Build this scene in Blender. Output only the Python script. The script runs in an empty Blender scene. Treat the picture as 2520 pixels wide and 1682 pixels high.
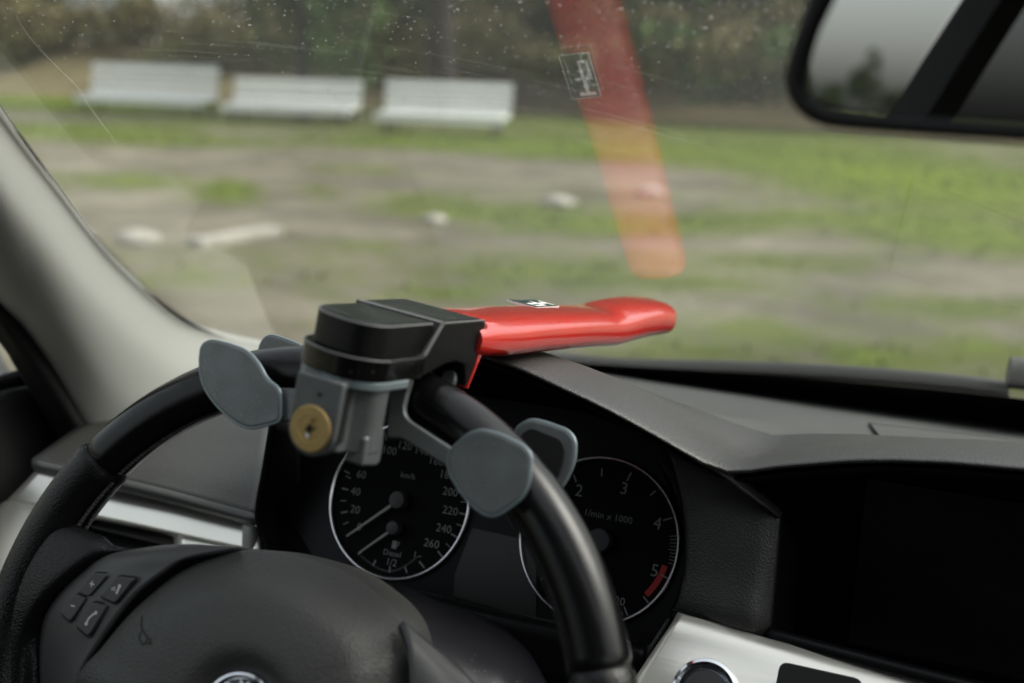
import bpy, bmesh, math, random
from mathutils import Vector, Matrix
V=Vector; rad=math.radians
random.seed(7)
S=bpy.context.scene; COL=S.collection
# ------------------------------------------------------------------ camera
Fpx=2910.5
def _cam():
    yaw,pitch,roll=.3988,.1820,.0530
    c,s=math.cos(pitch),math.sin(pitch)
    f=V((-math.sin(yaw)*c,math.cos(yaw)*c,-s)); r=V((math.cos(yaw),math.sin(yaw),0)); u=r.cross(f)
    a,b=math.cos(roll),math.sin(roll)
    r,u=a*r+b*u,-b*r+a*u
    Q=Matrix.Rotation(-rad(4),3,'X')
    return Q@V((.3119,-.4583,.2945)),Q@r,Q@u,Q@f
C0,CR,CU,CF=_cam()
def ray(x,y): return CF+CR*((x-1260)/Fpx)-CU*((y-841)/Fpx)
def on(x,y,p,n):
    v=ray(x,y); n=V(n); return C0+v*(((V(p)-C0).dot(n))/v.dot(n))
def at(x,y,Y): return on(x,y,(0,Y,0),(0,1,0))
def atx(x,y,X): return on(x,y,(X,0,0),(1,0,0))
def atz(x,y,Z): return on(x,y,(0,0,Z),(0,0,1))
def proj(P):
    q=V(P)-C0; return 1260+Fpx*q.dot(CR)/q.dot(CF),841-Fpx*q.dot(CU)/q.dot(CF)
cam=bpy.data.cameras.new('Camera'); camo=bpy.data.objects.new('Camera',cam); COL.objects.link(camo)
M=Matrix((CR,CU,-CF)).transposed().to_4x4(); M.translation=C0; camo.matrix_world=M
cam.sensor_width=36; cam.lens=Fpx/2520*36; cam.clip_start=.01; cam.clip_end=2000
cam.dof.use_dof=True; cam.dof.focus_distance=.70; cam.dof.aperture_fstop=4.8
S.camera=camo
# ------------------------------------------------------------------ materials
MATS={}
def mat(name,col,rough=.5,metal=0,spec=.5,bump=None,var=None,coat=0,trans=0,ior=1.45,emit=None,aniso=0,sheen=0,dust=0):
    m=bpy.data.materials.new(name); m.use_nodes=True; nt=m.node_tree; N=nt.nodes; L=nt.links
    b=N['Principled BSDF']; b.inputs['Base Color'].default_value=(*col,1); b.inputs['Roughness'].default_value=rough
    b.inputs['Metallic'].default_value=metal; b.inputs['Specular IOR Level'].default_value=spec
    b.inputs['Coat Weight'].default_value=coat; b.inputs['Coat Roughness'].default_value=.08
    b.inputs['Transmission Weight'].default_value=trans; b.inputs['IOR'].default_value=ior
    b.inputs['Sheen Weight'].default_value=sheen
    tc=N.new('ShaderNodeTexCoord')
    if bump:
        kind,scale,dist=bump[:3]
        if kind=='leather':
            t=N.new('ShaderNodeTexVoronoi'); t.feature='SMOOTH_F1'; t.inputs['Scale'].default_value=scale; t.inputs['Smoothness'].default_value=.35
            w=N.new('ShaderNodeTexNoise'); w.inputs['Scale'].default_value=scale*.5; w.inputs['Detail'].default_value=2
            mx=N.new('ShaderNodeVectorMath'); mx.operation='MULTIPLY_ADD'; L.new(tc.outputs['Object'],w.inputs['Vector'])
            mx.inputs[1].default_value=(1.2/scale,)*3; L.new(w.outputs['Color'],mx.inputs[0]); L.new(tc.outputs['Object'],mx.inputs[2])
            L.new(mx.outputs[0],t.inputs['Vector']); out=t.outputs['Distance']
        elif kind=='brush':
            mp=N.new('ShaderNodeMapping'); mp.inputs['Scale'].default_value=bump[3]; L.new(tc.outputs['Object'],mp.inputs['Vector'])
            t=N.new('ShaderNodeTexNoise'); t.inputs['Scale'].default_value=scale; t.inputs['Detail'].default_value=4; L.new(mp.outputs[0],t.inputs['Vector']); out=t.outputs['Fac']
        else:
            t=N.new('ShaderNodeTexNoise'); t.inputs['Scale'].default_value=scale; t.inputs['Detail'].default_value=4; L.new(tc.outputs['Object'],t.inputs['Vector']); out=t.outputs['Fac']
        bp=N.new('ShaderNodeBump'); bp.inputs['Distance'].default_value=dist; bp.inputs['Strength'].default_value=1
        L.new(out,bp.inputs['Height']); L.new(bp.outputs[0],b.inputs['Normal'])
    if var:   # (scale, colour2, rough2)
        n=N.new('ShaderNodeTexNoise'); n.inputs['Scale'].default_value=var[0]; n.inputs['Detail'].default_value=6; L.new(tc.outputs['Object'],n.inputs['Vector'])
        cr=N.new('ShaderNodeMapRange'); cr.inputs['From Min'].default_value=.38; cr.inputs['From Max'].default_value=.66; L.new(n.outputs['Fac'],cr.inputs['Value'])
        mx=N.new('ShaderNodeMix'); mx.data_type='RGBA'; L.new(cr.outputs[0],mx.inputs['Factor'])
        mx.inputs['A'].default_value=(*col,1); mx.inputs['B'].default_value=(*var[1],1); last=mx.outputs['Result']
        mr=N.new('ShaderNodeMapRange'); mr.inputs['To Min'].default_value=rough; mr.inputs['To Max'].default_value=var[2]; L.new(cr.outputs[0],mr.inputs['Value']); L.new(mr.outputs[0],b.inputs['Roughness'])
        L.new(last,b.inputs['Base Color'])
    if dust:  # sparse tiny specks of dust
        v=N.new('ShaderNodeTexVoronoi'); v.inputs['Scale'].default_value=dust; L.new(tc.outputs['Object'],v.inputs['Vector'])
        lt=N.new('ShaderNodeMath'); lt.operation='LESS_THAN'; lt.inputs[1].default_value=.10; L.new(v.outputs['Distance'],lt.inputs[0])
        sp=N.new('ShaderNodeSeparateColor'); L.new(v.outputs['Color'],sp.inputs[0])
        g=N.new('ShaderNodeMath'); g.operation='GREATER_THAN'; g.inputs[1].default_value=.55; L.new(sp.outputs[0],g.inputs[0])
        ml=N.new('ShaderNodeMath'); ml.operation='MULTIPLY'; L.new(lt.outputs[0],ml.inputs[0]); L.new(g.outputs[0],ml.inputs[1])
        mx=N.new('ShaderNodeMix'); mx.data_type='RGBA'; L.new(ml.outputs[0],mx.inputs['Factor']); mx.inputs['B'].default_value=(.35,.33,.3,1)
        if b.inputs['Base Color'].links: L.new(b.inputs['Base Color'].links[0].from_socket,mx.inputs['A'])
        else: mx.inputs['A'].default_value=(*col,1)
        L.new(mx.outputs['Result'],b.inputs['Base Color'])
    MATS[name]=m; return m
dash_leather=mat('dash_leather',(.024,.024,.0225),.44,spec=.6,bump=('leather',850,.00030),var=(14,(.029,.029,.027),.47))
dash_plain=mat('dash_soft_plastic',(.050,.052,.048),.48,spec=.6,bump=('noise',1500,.00006),var=(9,(.057,.059,.054),.54))
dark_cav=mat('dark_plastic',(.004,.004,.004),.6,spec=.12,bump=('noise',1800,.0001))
blk_leather=mat('wheel_leather',(.003,.003,.0033),.20,spec=.36,bump=('noise',420,.00006),var=(22,(.004,.004,.0044),.27))
grip_leather=mat('grip_leather',(.003,.003,.0033),.25,spec=.38,bump=('leather',1000,.00024),var=(40,(.0045,.0045,.0045),.34))
pad_plastic=mat('pad_plastic',(.030,.030,.0285),.45,spec=.5,bump=('leather',1000,.00030),var=(18,(.036,.036,.034),.50))
panel_plastic=mat('panel_plastic',(.042,.042,.043),.42,spec=.5,bump=('noise',2200,.00006))
button_mat=mat('button_rubber',(.036,.036,.038),.45,spec=.5)
seam_mat=mat('seam',(.006,.006,.006),.8)
icon_mat=mat('icon_print',(.45,.45,.43),.6)
cap_top=mat('cap_matt_top',(.005,.007,.004),.30,spec=.25,bump=('brush',260,.00008,(1,.12,1)),var=(70,(.010,.012,.008),.45),dust=700)
cap_gloss=mat('cap_gloss',(.004,.004,.004),.13,spec=.5,bump=('noise',60,.0002),dust=500)
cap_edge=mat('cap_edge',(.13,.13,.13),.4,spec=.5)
cap_matt=mat('cap_matt',(.004,.004,.004),.42,spec=.25,bump=('noise',500,.00008))
silver=mat('lock_silver',(.095,.102,.103),.40,metal=.3,spec=.5,bump=('noise',900,.00018),var=(60,(.115,.124,.126),.34),dust=420)
silver_edge=mat('lock_silver_edge',(.20,.245,.26),.33,metal=.5)
brass=mat('brass',(.44,.32,.14),.40,metal=.85,bump=('noise',900,.00006),var=(250,(.42,.29,.12),.5))
hole=mat('hole',(.004,.004,.004),.7)
red=mat('red_rubber',(.50,.026,.019),.13,spec=.6,bump=('noise',140,.00010),var=(30,(.46,.028,.021),.20),coat=.8)
plate_blk=mat('plate_black',(.012,.03,.024),.3)
plate_sil=mat('plate_silver',(.75,.76,.74),.35,metal=.3)
alu=mat('brushed_trim',(.92,.89,.80),.29,metal=.82,bump=('brush',260,.00009,(.03,1,1)),var=(12,(.89,.86,.77),.33))
alu_edge=mat('trim_edge',(.42,.42,.39),.4,metal=.1)
chrome=mat('chrome',(.72,.73,.76),.12,metal=1)
bezel_mat=mat('bezel_metal',(.62,.60,.62),.22,metal=1)
dial_face=mat('dial_face',(.002,.002,.0024),.6,spec=.1)
dial_print=mat('dial_print',(.20,.20,.20),.7)
dial_dim=mat('dial_print_dim',(.16,.16,.165),.7)
dial_red=mat('dial_red',(.42,.02,.02),.6)
hub_mat=mat('needle_hub',(.030,.030,.032),.45)
cluster_mat=mat('cluster_panel',(.005,.005,.0055),.38,spec=.2)
disp_mat=mat('info_display',(.018,.017,.016),.3,spec=.4)
shroud_mat=mat('column_cover',(.013,.013,.017),.36,spec=.5,bump=('noise',2500,.0001),dust=420)
fabric=mat('pillar_fabric',(.27,.275,.25),.9,spec=.2,sheen=.2,bump=('noise',1500,.0003))
rubber=mat('black_rubber',(.007,.007,.007),.7,spec=.3)
frit_mat=mat('frit_black',(.004,.004,.004),.5)
lining=mat('headliner',(.06,.059,.056),.95)
bodymat=mat('interior_black',(.008,.008,.008),.8,bump=('leather',500,.0003))
paint=mat('car_paint',(.03,.032,.035),.2,metal=.4,coat=1)
white_paint=mat('bench_white',(.76,.77,.73),.5,var=(6,(.69,.70,.66),.6))
bench_iron=mat('bench_iron',(.03,.03,.03),.6)
stone=mat('pale_stone',(.40,.385,.33),.9,bump=('noise',9,.02),var=(8,(.30,.285,.24),.95))
bark=mat('bark',(.045,.038,.03),.95,bump=('brush',14,.02,(1,1,.2)),var=(5,(.03,.026,.02),1))
house_w=mat('pale_wall',(.62,.63,.62),.8,var=(2,(.55,.56,.55),.85))
def leafmat(name,a,b):
    m=mat(name,a,.75,var=(1.3,b,.85)); bs=m.node_tree.nodes['Principled BSDF']
    return m
leaf1=leafmat('foliage_mid',(.05,.095,.012),(.035,.075,.010))
leaf2=leafmat('foliage_dark',(.045,.085,.014),(.07,.125,.018))
leaf3=leafmat('foliage_greygreen',(.13,.18,.07),(.08,.12,.045))
leaf5=leafmat('foliage_far_dark',(.030,.042,.022),(.045,.055,.03))
leaf4=leafmat('scrub_brown',(.17,.14,.058),(.12,.125,.036))
grassm=leafmat('grass_blades',(.11,.165,.018),(.15,.19,.03))
# glass with fresnel-weighted mirror reflection (coated laminated pane)
def glassmat(name,tint,boost,haze=0,power=1.45):
    m=bpy.data.materials.new(name); m.use_nodes=True; nt=m.node_tree; N=nt.nodes; L=nt.links; N.clear()
    o=N.new('ShaderNodeOutputMaterial'); t=N.new('ShaderNodeBsdfTransparent'); t.inputs[0].default_value=(*tint,1)
    g=N.new('ShaderNodeBsdfGlossy'); g.inputs['Roughness'].default_value=0; g.inputs['Color'].default_value=(1,1,1,1)
    geo=N.new('ShaderNodeNewGeometry'); dt=N.new('ShaderNodeVectorMath'); dt.operation='DOT_PRODUCT'
    L.new(geo.outputs['Incoming'],dt.inputs[0]); L.new(geo.outputs['Normal'],dt.inputs[1])
    def mth(op,a,b=None,clamp=False):
        q=N.new('ShaderNodeMath'); q.operation=op; q.use_clamp=clamp
        for i,v in enumerate((a,b)):
            if v is None: continue
            if isinstance(v,(int,float)): q.inputs[i].default_value=v
            else: L.new(v,q.inputs[i])
        return q.outputs[0]
    c=mth('ABSOLUTE',dt.outputs['Value']); k=mth('POWER',mth('SUBTRACT',1,c,True),4.0)   # Schlick, both faces of the pane
    F=mth('MULTIPLY',mth('ADD',mth('MULTIPLY',k,.96),.045),boost,True)
    mx=N.new('ShaderNodeMixShader'); L.new(F,mx.inputs[0]); L.new(t.outputs[0],mx.inputs[1]); L.new(g.outputs[0],mx.inputs[2])
    if haze:   # thin film of dust on the outside scatters a little daylight
        tl=N.new('ShaderNodeBsdfTranslucent'); tl.inputs[0].default_value=(.9,.9,.84,1); m2=N.new('ShaderNodeMixShader'); m2.inputs[0].default_value=haze
        L.new(mx.outputs[0],m2.inputs[1]); L.new(tl.outputs[0],m2.inputs[2]); L.new(m2.outputs[0],o.inputs[0]); return m
    L.new(mx.outputs[0],o.inputs[0]); return m
glass=glassmat('windscreen_glass',(.95,.96,.94),.72,haze=.018)
glass2=glassmat('windscreen_outer_glass',(.95,.96,.94),.40)
sideglass=glassmat('side_glass',(.90,.93,.90),1.1)
dim_glass=glassmat('rear_dimming_glass',(.22,.235,.23),1.1)  # dark tint added to cut light entering from the rear windows
def streakmat(name,col,a):
    m=bpy.data.materials.new(name); m.use_nodes=True; nt=m.node_tree; N=nt.nodes; L=nt.links; N.clear()
    o=N.new('ShaderNodeOutputMaterial'); t=N.new('ShaderNodeBsdfTransparent'); d=N.new('ShaderNodeBsdfTranslucent'); d.inputs[0].default_value=(*col,1)
    mx=N.new('ShaderNodeMixShader'); mx.inputs[0].default_value=a; L.new(t.outputs[0],mx.inputs[1]); L.new(d.outputs[0],mx.inputs[2]); L.new(mx.outputs[0],o.inputs[0]); return m
streak=streakmat('dirt_streak',(.8,.8,.75),.08)
streak2=streakmat('dirt_run',(.7,.68,.6),.07)
water=mat('raindrop',(1,1,1),.0,trans=1,ior=1.33)
mirror_mat=mat('mirror_silver',(.68,.68,.68),.01,metal=1)
# ------------------------------------------------------------------ object helpers
def thing(name,label,cat,loc=(0,0,0),group=None):
    o=bpy.data.objects.new(name,None); COL.objects.link(o); o.location=loc; o.empty_display_size=.05
    o['label']=label; o['category']=cat
    if group:o['group']=group
    return o
def tag(o,label=None,cat=None,group=None,kind=None):
    if label:o['label']=label
    if cat:o['category']=cat
    if group:o['group']=group
    if kind:o['kind']=kind
    return o
def mesh(name,vs,fs,m,parent=None,smooth=True,local=False,sharp=35):
    me=bpy.data.meshes.new(name); me.from_pydata([tuple(v) for v in vs],[],fs)
    me.validate(); bm=bmesh.new(); bm.from_mesh(me); bmesh.ops.recalc_face_normals(bm,faces=bm.faces); bm.to_mesh(me); bm.free()
    if isinstance(m,(list,tuple)):
        for x in m: me.materials.append(x)
    else: me.materials.append(m)
    o=bpy.data.objects.new(name,me); COL.objects.link(o)
    if smooth:
        me.polygons.foreach_set('use_smooth',[True]*len(me.polygons))
        if sharp: me.set_sharp_from_angle(angle=rad(sharp))
    if parent:
        o.parent=parent
        if not local:
            root=parent; T=V((0,0,0))
            while root is not None:
                T+=V(root.location); root=root.parent
            # parts of parts carry no offset of their own
            o.matrix_parent_inverse=Matrix.Translation(-V(parent.location)) if parent.type=='EMPTY' else Matrix.Identity(4)
    return o
def mod(o,kind,**k):
    m=o.modifiers.new(kind,kind)
    for a,b in k.items(): setattr(m,a,b)
    return m
def bevel(o,w,seg=3,ang=30): return mod(o,'BEVEL',width=w,segments=seg,limit_method='ANGLE',angle_limit=rad(ang))
def solid(o,t,off=-1): return mod(o,'SOLIDIFY',thickness=t,offset=off)
def cr(p0,p1,p2,p3,t):
    return .5*((2*p1)+(-p0+p2)*t+(2*p0-5*p1+4*p2-p3)*t*t+(-p0+3*p1-3*p2+p3)*t**3)
def spline(P,n):
    """n samples per span through P"""
    P=[V(p) for p in P]; o=[]
    for i in range(len(P)-1):
        a=P[i-1] if i else 2*P[0]-P[1]; d=P[i+2] if i+2<len(P) else 2*P[-1]-P[-2]
        for k in range(n): o.append(cr(a,P[i],P[i+1],d,k/n))
    o.append(P[-1]); return o
def closed(P,n):
    P=[V(p) for p in P]; m=len(P)
    return [cr(P[i-1],P[i],P[(i+1)%m],P[(i+2)%m],k/n) for i in range(m) for k in range(n)]
def patch(name,rows,m,parent=None,nu=6,nv=6,thick=.003,sharp=60):
    R=[spline(r,nu) for r in rows]; cols=[spline([r[j] for r in R],nv) for j in range(len(R[0]))]
    H=len(cols[0]); W_=len(cols); vs=[cols[j][i] for i in range(H) for j in range(W_)]
    fs=[(i*W_+j,i*W_+j+1,(i+1)*W_+j+1,(i+1)*W_+j) for i in range(H-1) for j in range(W_-1)]
    o=mesh(name,vs,fs,m,parent,sharp=sharp)
    if thick: mod(o,'SOLIDIFY',thickness=thick,offset=0)
    return o
def rpoly(P,r,n=4):
    """round the corners of a 2-D polygon"""
    P=[V(p) for p in P]; o=[]; m=len(P)
    for i in range(m):
        p=P[i]; a=P[i-1]-p; b=P[(i+1)%m]-p; rr=r[i] if isinstance(r,(list,tuple)) else r
        d=min(rr,a.length*.48,b.length*.48); a=p+a.normalized()*d; b=p+b.normalized()*d
        for k in range(n+1):
            t=k/n; o.append((1-t)**2*a+2*t*(1-t)*p+t*t*b)
    return o
class Frame:
    def __init__(s,O,X,Y,Z): s.O,s.X,s.Y,s.Z=V(O),V(X),V(Y),V(Z)
    def __call__(s,x,y,z=0): return s.O+s.X*x+s.Y*y+s.Z*z
    def px(s,x,y,h=0):
        P=on(x,y,s.O+s.Z*h,s.Z)-s.O; return P.dot(s.X),P.dot(s.Y)
def prism(name,fr,poly,h0,h1,m,parent=None,bev=0,seg=3,sharp=35,inset=0,local=False):
    n=len(poly); c=sum((V((p[0],p[1])) for p in poly),V((0,0)))/n
    top=[V((p[0],p[1])) for p in poly]
    if inset: top=[p+(c-p).normalized()*inset for p in top]
    vs=[fr(p[0],p[1],h0) for p in poly]+[fr(p[0],p[1],h1) for p in top]
    fs=[tuple(range(n)),tuple(range(n,2*n))]+[(i,(i+1)%n,n+(i+1)%n,n+i) for i in range(n)]
    o=mesh(name,vs,fs,m,parent,sharp=sharp,local=local)
    if bev: bevel(o,bev,seg)
    return o
class MB:
    def __init__(s): s.v=[];s.f=[]
    def add(s,vs,fs):
        k=len(s.v); s.v+= [V(v) for v in vs]; s.f+=[tuple(i+k for i in f) for f in fs]; return s
    def box(s,c,d,Rm=None):
        c=V(c); vs=[]
        for x in (-1,1):
            for y in (-1,1):
                for z in (-1,1):
                    q=V((x*d[0]/2,y*d[1]/2,z*d[2]/2)); vs.append(c+(Rm@q if Rm else q))
        return s.add(vs,[(0,1,3,2),(4,6,7,5),(0,4,5,1),(2,3,7,6),(0,2,6,4),(1,5,7,3)])
    def quad(s,fr,pts,h): 
        return s.add([fr(p[0],p[1],h) for p in pts],[tuple(range(len(pts)))])
    def seg(s,fr,a,b,w,h,w2=None):
        a=V((a[0],a[1]));b=V((b[0],b[1])); d=(b-a).normalized(); q=V((-d.y,d.x)); w2=w if w2 is None else w2
        return s.quad(fr,[a+q*w/2,b+q*w2/2,b-q*w2/2,a-q*w/2],h)
    def ring(s,fr,r0,r1,h,n=96,a0=0,a1=2*math.pi,c=(0,0)):
        full=abs(a1-a0-2*math.pi)<1e-6; vs=[];fs=[]
        k=n if full else n+1
        for i in range(k):
            t=a0+(a1-a0)*i/n
            vs+= [fr(c[0]+r0*math.cos(t),c[1]+r0*math.sin(t),h),fr(c[0]+r1*math.cos(t),c[1]+r1*math.sin(t),h)]
        for i in range(n):
            j=(i+1)%k; fs.append((2*i,2*i+1,2*j+1,2*j))
        return s.add(vs,fs)
    def disc(s,fr,r,h,c=(0,0),n=40): return s.quad(fr,[(c[0]+r*math.cos(2*math.pi*i/n),c[1]+r*math.sin(2*math.pi*i/n)) for i in range(n)],h)
    def text(s,fr,t,size,pos,h,rot=0):
        vs,fs=textmesh(t); c,sn=math.cos(rot),math.sin(rot)
        return s.add([fr(pos[0]+size*(x*c-y*sn),pos[1]+size*(x*sn+y*c),h) for x,y in vs],fs)
    def build(s,name,m,parent=None,smooth=False,sharp=35,local=False): return mesh(name,s.v,s.f,m,parent,smooth=smooth,sharp=sharp,local=local)
_tm={}
def textmesh(t):
    if t in _tm: return _tm[t]
    cu=bpy.data.curves.new('t','FONT'); cu.body=t; cu.align_x='CENTER'; cu.align_y='CENTER'; cu.size=1; cu.resolution_u=2
    o=bpy.data.objects.new('t',cu); COL.objects.link(o); dg=bpy.context.evaluated_depsgraph_get(); dg.update()
    me=o.evaluated_get(dg).to_mesh(); r=([(v.co.x,v.co.y) for v in me.vertices],[tuple(p.vertices) for p in me.polygons])
    bpy.data.objects.remove(o); bpy.data.curves.remove(cu); _tm[t]=r; return r
for t in "0 20 40 60 80 100 120 140 160 180 200 220 240 260 1 2 3 4 5 1/2 km/h Diesel 1/minx1000 + 1/min_x_1000 °C".split(): textmesh(t.replace('_',' '))
def tube(name,path,r,m,parent=None,n=16,caps=True,local=False,scale=None,up=None):
    P=[V(p) for p in path]; vs=[];fs=[]; prev=V(up) if up else None
    for i,p in enumerate(P):
        t=(P[min(i+1,len(P)-1)]-P[max(i-1,0)]).normalized()
        if prev is None: prev=V((0,0,1)) if abs(t.z)<.9 else V((1,0,0))
        a=(prev-t*prev.dot(t)).normalized(); b=t.cross(a); prev=a
        rr=r[i] if isinstance(r,(list,tuple)) else r
        for k in range(n):
            th=2*math.pi*k/n; vs.append(p+(a*math.cos(th)+b*math.sin(th)*(scale or 1))*rr)
    for i in range(len(P)-1):
        for k in range(n): fs.append((i*n+k,i*n+(k+1)%n,(i+1)*n+(k+1)%n,(i+1)*n+k))
    if caps: fs+=[tuple(range(n)),tuple(range((len(P)-1)*n,len(P)*n))]
    return mesh(name,vs,fs,m,parent,local=local,sharp=50)
def lathe(name,fr,prof,m,parent=None,n=48,local=False,sharp=40):
    """prof: list of (r,h) in frame fr"""
    vs=[];fs=[]
    for r,h in prof:
        for k in range(n):
            t=2*math.pi*k/n; vs.append(fr(r*math.cos(t),r*math.sin(t),h))
    for i in range(len(prof)-1):
        for k in range(n): fs.append((i*n+k,i*n+(k+1)%n,(i+1)*n+(k+1)%n,(i+1)*n+k))
    fs.append(tuple(range((len(prof)-1)*n,len(prof)*n)))
    return mesh(name,vs,fs,m,parent,local=local,sharp=sharp)
# ------------------------------------------------------------------ windscreen surface
GP=V((.07,.46,.1346)); GN=V((-.0223,.4941,.8691)); XC=.37
def bend(x):
    d=XC-x if x<XC else x-XC
    e=max(0,d-.45); return 1.5*e*e
def gly(x,z): # y of the glass at x,z
    xs=x if x<XC else 2*XC-x
    return GP.y-((xs-GP.x)*GN.x+(z-GP.z)*GN.z)/GN.y-bend(x)
def ghit(px,py):
    v=ray(px,py); lo,hi=.3,1.6
    g=lambda t:(C0+v*t).y-gly((C0+v*t).x,(C0+v*t).z)
    for _ in range(40):
        mid=(lo+hi)/2
        if g(mid)>0: hi=mid
        else: lo=mid
    return C0+v*lo
ws=thing('windscreen','curved raked car windscreen mirroring the red lock arm above the dashboard','windscreen',(.37,.7,0))
vs=[];fs=[];nx,nz=64,40
for j in range(nz+1):
    z=-.05+.70*j/nz
    for i in range(nx+1):
        x=-.44+1.62*i/nx; vs.append((x,gly(x,z),z))
for j in range(nz):
    for i in range(nx):
        a=j*(nx+1)+i; fs.append((a,a+1,a+nx+2,a+nx+1))
mesh('glass_pane',vs,fs,glass,ws,sharp=0)
mesh('outer_pane',[V(v)+GN*.0030 for v in vs],fs,glass2,ws,sharp=0)
edge_px=[(-260,-160),(-120,80),(0,262),(50,330),(100,398),(150,468),(200,538),(250,600),(300,655),(350,703),(400,745),(450,781),(500,810),(560,836),(620,850)]
base_px=[(620,850),(700,852),(800,850),(1100,868),(1400,888),(1650,903),(1850,916),(2021,930),(2250,950),(2446,969),(2900,1020),(3500,1110)]
def strip(name,pl,w,m,parent,lift=.0015,dirn=None):
    """strip on the glass along a polyline of glass points, widths to the inside w0..w1"""
    N=(-GN); vs=[];fs=[]
    for i,p in enumerate(pl):
        t=(pl[min(i+1,len(pl)-1)]-pl[max(i-1,0)]).normalized(); s=GN.cross(t).normalized()
        a,b=w(i/(len(pl)-1)); vs+= [p+N*lift+s*a,p+N*lift+s*b]
    for i in range(len(pl)-1): fs.append((2*i,2*i+1,2*i+3,2*i+2))
    return mesh(name,vs,fs,m,parent,smooth=True,sharp=0)
epl=spline([ghit(*p) for p in edge_px],8)
# frit: solid band then a row of dots, all one printed border
f=MB()
w=lambda t:(-.03,.0015+.008*max(0,(t-.55)/.45)**1.3)
for i,p in enumerate(epl):
    pass
fr_=strip('frit_band',epl,lambda t:(-(.0010+.0070*max(0,(t-.6)/.4)**1.2),.05),frit_mat,ws)
bpl=spline([ghit(*p) for p in base_px],8)
strip('base_frit_band',bpl,lambda t:(-.0,.16),frit_mat,ws,lift=.002)
dots=MB(); L_=0; last=epl[0]
cum=[0]
for i in range(1,len(epl)): cum.append(cum[-1]+(epl[i]-epl[i-1]).length)
def alongE(s):
    for i in range(1,len(epl)):
        if cum[i]>=s:
            t=(s-cum[i-1])/(cum[i]-cum[i-1]); return epl[i-1].lerp(epl[i],t),(epl[i]-epl[i-1]).normalized(),s/cum[-1]
    return epl[-1],(epl[-1]-epl[-2]).normalized(),1
s=.02
while s<cum[-1]-.002:
    p,t,fr0=alongE(s); sd=GN.cross(t).normalized(); off=(.0010+.0070*max(0,(fr0-.6)/.4)**1.2)
    rows=1 if fr0<.55 else 4
    for k in range(rows):
        rr=.00085*(1-.17*k); c=p-sd*(off+.0010+.0021*k)-GN*.0015+t*(.001 if k%2 else 0)
        dots.add([c+t*rr*math.cos(a*math.pi/4)+sd*rr*math.sin(a*math.pi/4) for a in range(8)],[tuple(range(8))])
    s+=.0022
dots.build('frit_dots',frit_mat,ws)
# ------------------------------------------------------------------ steering wheel
ra=rad(24)
EY=V((0,math.sin(ra),math.cos(ra))); EN=V((0,-math.cos(ra),math.sin(ra))); WF=Frame((0,0,0),(1,0,0),EY,EN)
Wp=lambda x,y,h: WF(*WF.px(x,y,h),h)
R0=.1724; RT=.0142
sw=thing('steering_wheel','black leather steering wheel with buttons on its left spoke, red lock clamped on top','steering wheel')
def rimseg(name,t0,t1,r,m,parent,n=60,endr=None):
    P=[];rr=[]
    for i in range(n+1):
        k=i/n; t=rad(t0+(t1-t0)*k); P.append(WF(R0*math.sin(t),R0*math.cos(t),0))
        e=min(k,1-k)*abs(t1-t0); q=r
        if endr and e<1.2: q=r-(endr)*(1-e/1.2)**2
        rr.append(q)
    return tube(name,P,rr,m,parent,n=36,scale=1.06)
SL,SR=-51.8,70.5
rim=rimseg('rim',SL,SR,RT,blk_leather,sw,110,.0016)
g=rimseg('hand_grip',SR,198,RT+.0007,grip_leather,sw,100,.0018)
g=rimseg('hand_grip',-162,SL,RT+.0007,grip_leather,sw,90,.0018)
rimseg('seam',SL-.4,SL+.4,RT-.0012,seam_mat,rim,4); rimseg('seam',SR-.4,SR+.4,RT-.0012,seam_mat,rim,4)
# stitching along the inner face of the rim
st=MB()
for i in range(460):
    t=rad(-108+i*.42); dg_=math.degrees(t)
    if dg_>SR or -20<dg_<22 or abs(dg_-SL)<1: continue
    d=V((math.sin(t),math.cos(t))); T=WF.X*math.cos(t)-WF.Y*math.sin(t); Rd=WF.X*d.x+WF.Y*d.y; al=rad(14); r_=RT+(.0008 if dg_<SL else 0)
    nn_=-Rd*math.cos(al)+EN*math.sin(al); ww=Rd*math.sin(al)+EN*math.cos(al); c=WF(d.x*R0,d.y*R0,0)+nn_*r_*1.065; sg=1 if i%2 else -1
    st.add([c-T*.0005-ww*.0013,c+T*.0005-ww*.0013+T*.0003*sg,c+T*.0005+ww*.0013+T*.0003*sg,c-T*.0005+ww*.0013,c+nn_*.0005],[(0,1,4),(1,2,4),(2,3,4),(3,0,4)])
stm=mat('thread',(.07,.07,.068),.6); st.build('stitching',stm,rim)
# airbag pad : rings around the badge centre
PADH=.034
right_px=[(985,1540),(1000,1590),(1006,1682)]
out_px=[(186,1682,.012),(250,1590,.013),(326,1499,.014),(440,1397,.014),(592,1351,.013),(770,1388,.013),(865,1438,.013),(950,1512,.012),(984,1590,.012),(998,1700,.012)]
ol=[WF.px(x,y,h) for x,y,h in out_px]
low=[(.082,-.045),(.06,-.075),(.02,-.09),(-.03,-.09),(-.065,-.07),(-.092,-.035)]
ol=[V(p) for p in ol]+[V(p) for p in low]
OL=closed([V((p[0],p[1],0)) for p in ol],8)
def padh(s,r,ang_top):
    prof=1-min(1,max(0,(s-.0)/1))**2.6
    h=.012+(PADH-.012)*(1-s**3.0)
    d=max(0,1-r/.036); dd=d*d*(3-2*d) if r<.036 else 0
    return h-.010*min(1,dd*1.9)
rings=[1,1,.985,.96,.93,.9,.86,.82,.77,.72,.66,.6,.54,.48,.44,.40,.37,.34,.31,.28,.25,.22,.19,.16,.12,.08,.04]
vs=[];fs=[];n=len(OL)
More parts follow.
